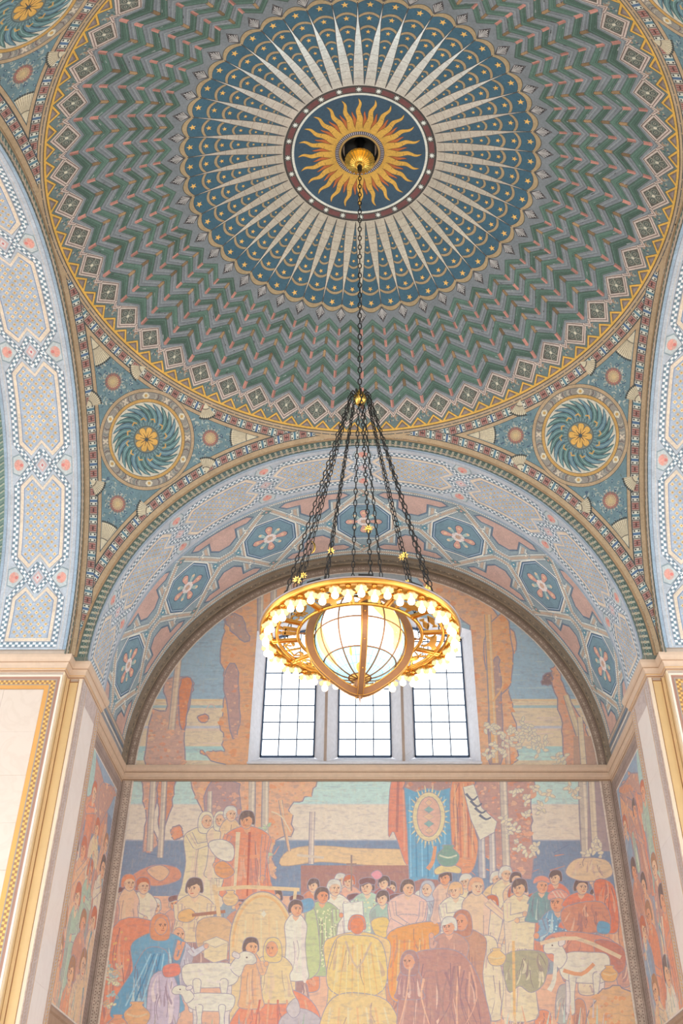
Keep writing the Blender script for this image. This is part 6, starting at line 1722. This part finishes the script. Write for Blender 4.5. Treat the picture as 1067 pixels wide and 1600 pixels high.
# hub ball and chains
HZ = 10.73
m = MB(); m.lathe([(.001, HZ - .115), (.05, HZ - .105), (.09, HZ - .06), (.105, HZ), (.09, HZ + .06), (.05, HZ + .10), (.06, HZ + .12), (.03, HZ + .16), (.018, HZ + .2), (.001, HZ + .2)], 28); hub = part(m, 'hub_ball', M_BRASS)
m = MB()
for k in range(12):
    a = radians(68 - 30*k); m.tube([(.09*cos(a), .09*sin(a), HZ + .07), (.13*cos(a), .13*sin(a), HZ + .10), (.155*cos(a), .155*sin(a), HZ + .07)], .012, 6)
m.lathe([(.02, HZ - .135), (.026, HZ - .12), (.02, HZ - .10)], 10)
o = m.build('hub_hook', M_IRON, hub)
def links(mb, p0, p1, pitch, lw, lr):
    p0, p1 = Vector(p0), Vector(p1); d = p1 - p0; L = d.length; d.normalize()
    a = d.cross(Vector((0, 0, 1))); a = a.normalized() if a.length > .05 else Vector((1, 0, 0)); b = d.cross(a)
    n = int(round(L / pitch))
    for k in range(n):
        c = p0 + d*(L*(k + .5)/n); u = a if k % 2 else b; h = L/n*.5 + lr
        path = [c + d*(h*cos(t)*1.0) + u*(lw*sin(t)) for t in (.0, .7, 1.57, 2.44, pi, 3.84, 4.71, 5.58)]
        mb.tube(path, lr, 4, None, True)
orn = [.0]*12
star = MB()
def star3(c, ax, R, n=9):
    m = MB(); ax = Vector(ax).normalized(); a = ax.cross(Vector((0, 0, 1))).normalized(); b = ax.cross(a); c = Vector(c)
    q = starp(0, 0, R, R*.5, n)
    m.prism(q, -.012, .012, lambda x, y, d: c + a*x + b*y + ax*d)
    m.lathe([(.001, -R*.45), (R*.32, -R*.3), (R*.45, 0), (R*.32, R*.3), (.001, R*.45)], 10, tuple(c)); return m
spots = {0: None, 1: .64, 2: .815, 3: None, 4: .83, 5: .75, 6: .835, 7: .90, 8: None, 9: .625, 10: None, 11: None}
for k in range(12):
    az = radians(22 + 30*k)          # from +y towards +x
    p0 = (.15*sin(az), .15*cos(az), HZ + .05); p1 = (1.10*sin(az), 1.10*cos(az), ZR + .04)
    m = MB(); links(m, p0, p1, .098, .024, .0075); c = part(m, 'chain', M_IRON, kind='stuff')
    t = spots[k]
    if t:
        q = Vector(p0).lerp(Vector(p1), t)
        if k == 9:    # a crescent among the stars
            s = MB(); s.tube([q + Vector((.10*sin(u)*.5, .02, .10*cos(u))) for u in [pi*w/8 for w in range(9)]], .014, 6, None, False, [.3, .6, .9, 1.1, 1.2, 1.1, .9, .6, .3])
        else: s = star3(q, (0, -1, -.35), .062 if k % 2 else .052, 9 if k % 2 else 7)
        s.build('chain_ornament', M_BRASS, c)
    if k in (1, 9):
        q = Vector(p0).lerp(Vector(p1), .735); s = star3(q, (0, -1, -.35), .055, 8); s.build('chain_ornament', M_BRASS, c)
m = MB(); links(m, (0, 0, HZ + .18), (0, 0, 16.72), .125, .030, .0095); part(m, 'main_chain', M_IRON, kind='stuff')
# canopy: fluted rosette under the oculus, with hook
m = MB(); n = 48; rows = []
for r, z, w in ((.03, 16.80, 0), (.06, 16.81, 0), (.075, 16.835, 0), (.10, 16.83, .2), (.19, 16.87, .7), (.268, 16.93, 1), (.285, 16.955, 1), (.27, 16.98, .5), (.05, 17.0, 0)):
    rows.append([(r*(1 + .035*w*cos(24*2*pi*q/n*1.0))*cos(2*pi*q/n), r*(1 + .035*w*cos(24*2*pi*q/n))*sin(2*pi*q/n), z + .016*w*(1 if q % 2 else -1)) for q in range(n)])
m.grid(rows, None, False, True); can = part(m, 'canopy', M_BRASS)
m = MB(); m.lathe([(.04, 16.99), (.04, 17.25), (.1, 17.6)], 14); m.build('canopy_stem', M_IRON, can)
m = MB(); m.lathe([(.02, 16.66), (.035, 16.68), (.05, 16.74), (.045, 16.79), (.03, 16.82)], 12); m.tube([(.0 + .035*sin(t), 0, 16.69 - .04*cos(t)) for t in [2*pi*q/10 for q in range(10)]], .014, 6, None, True); m.build('canopy_hook', M_IRON, can)
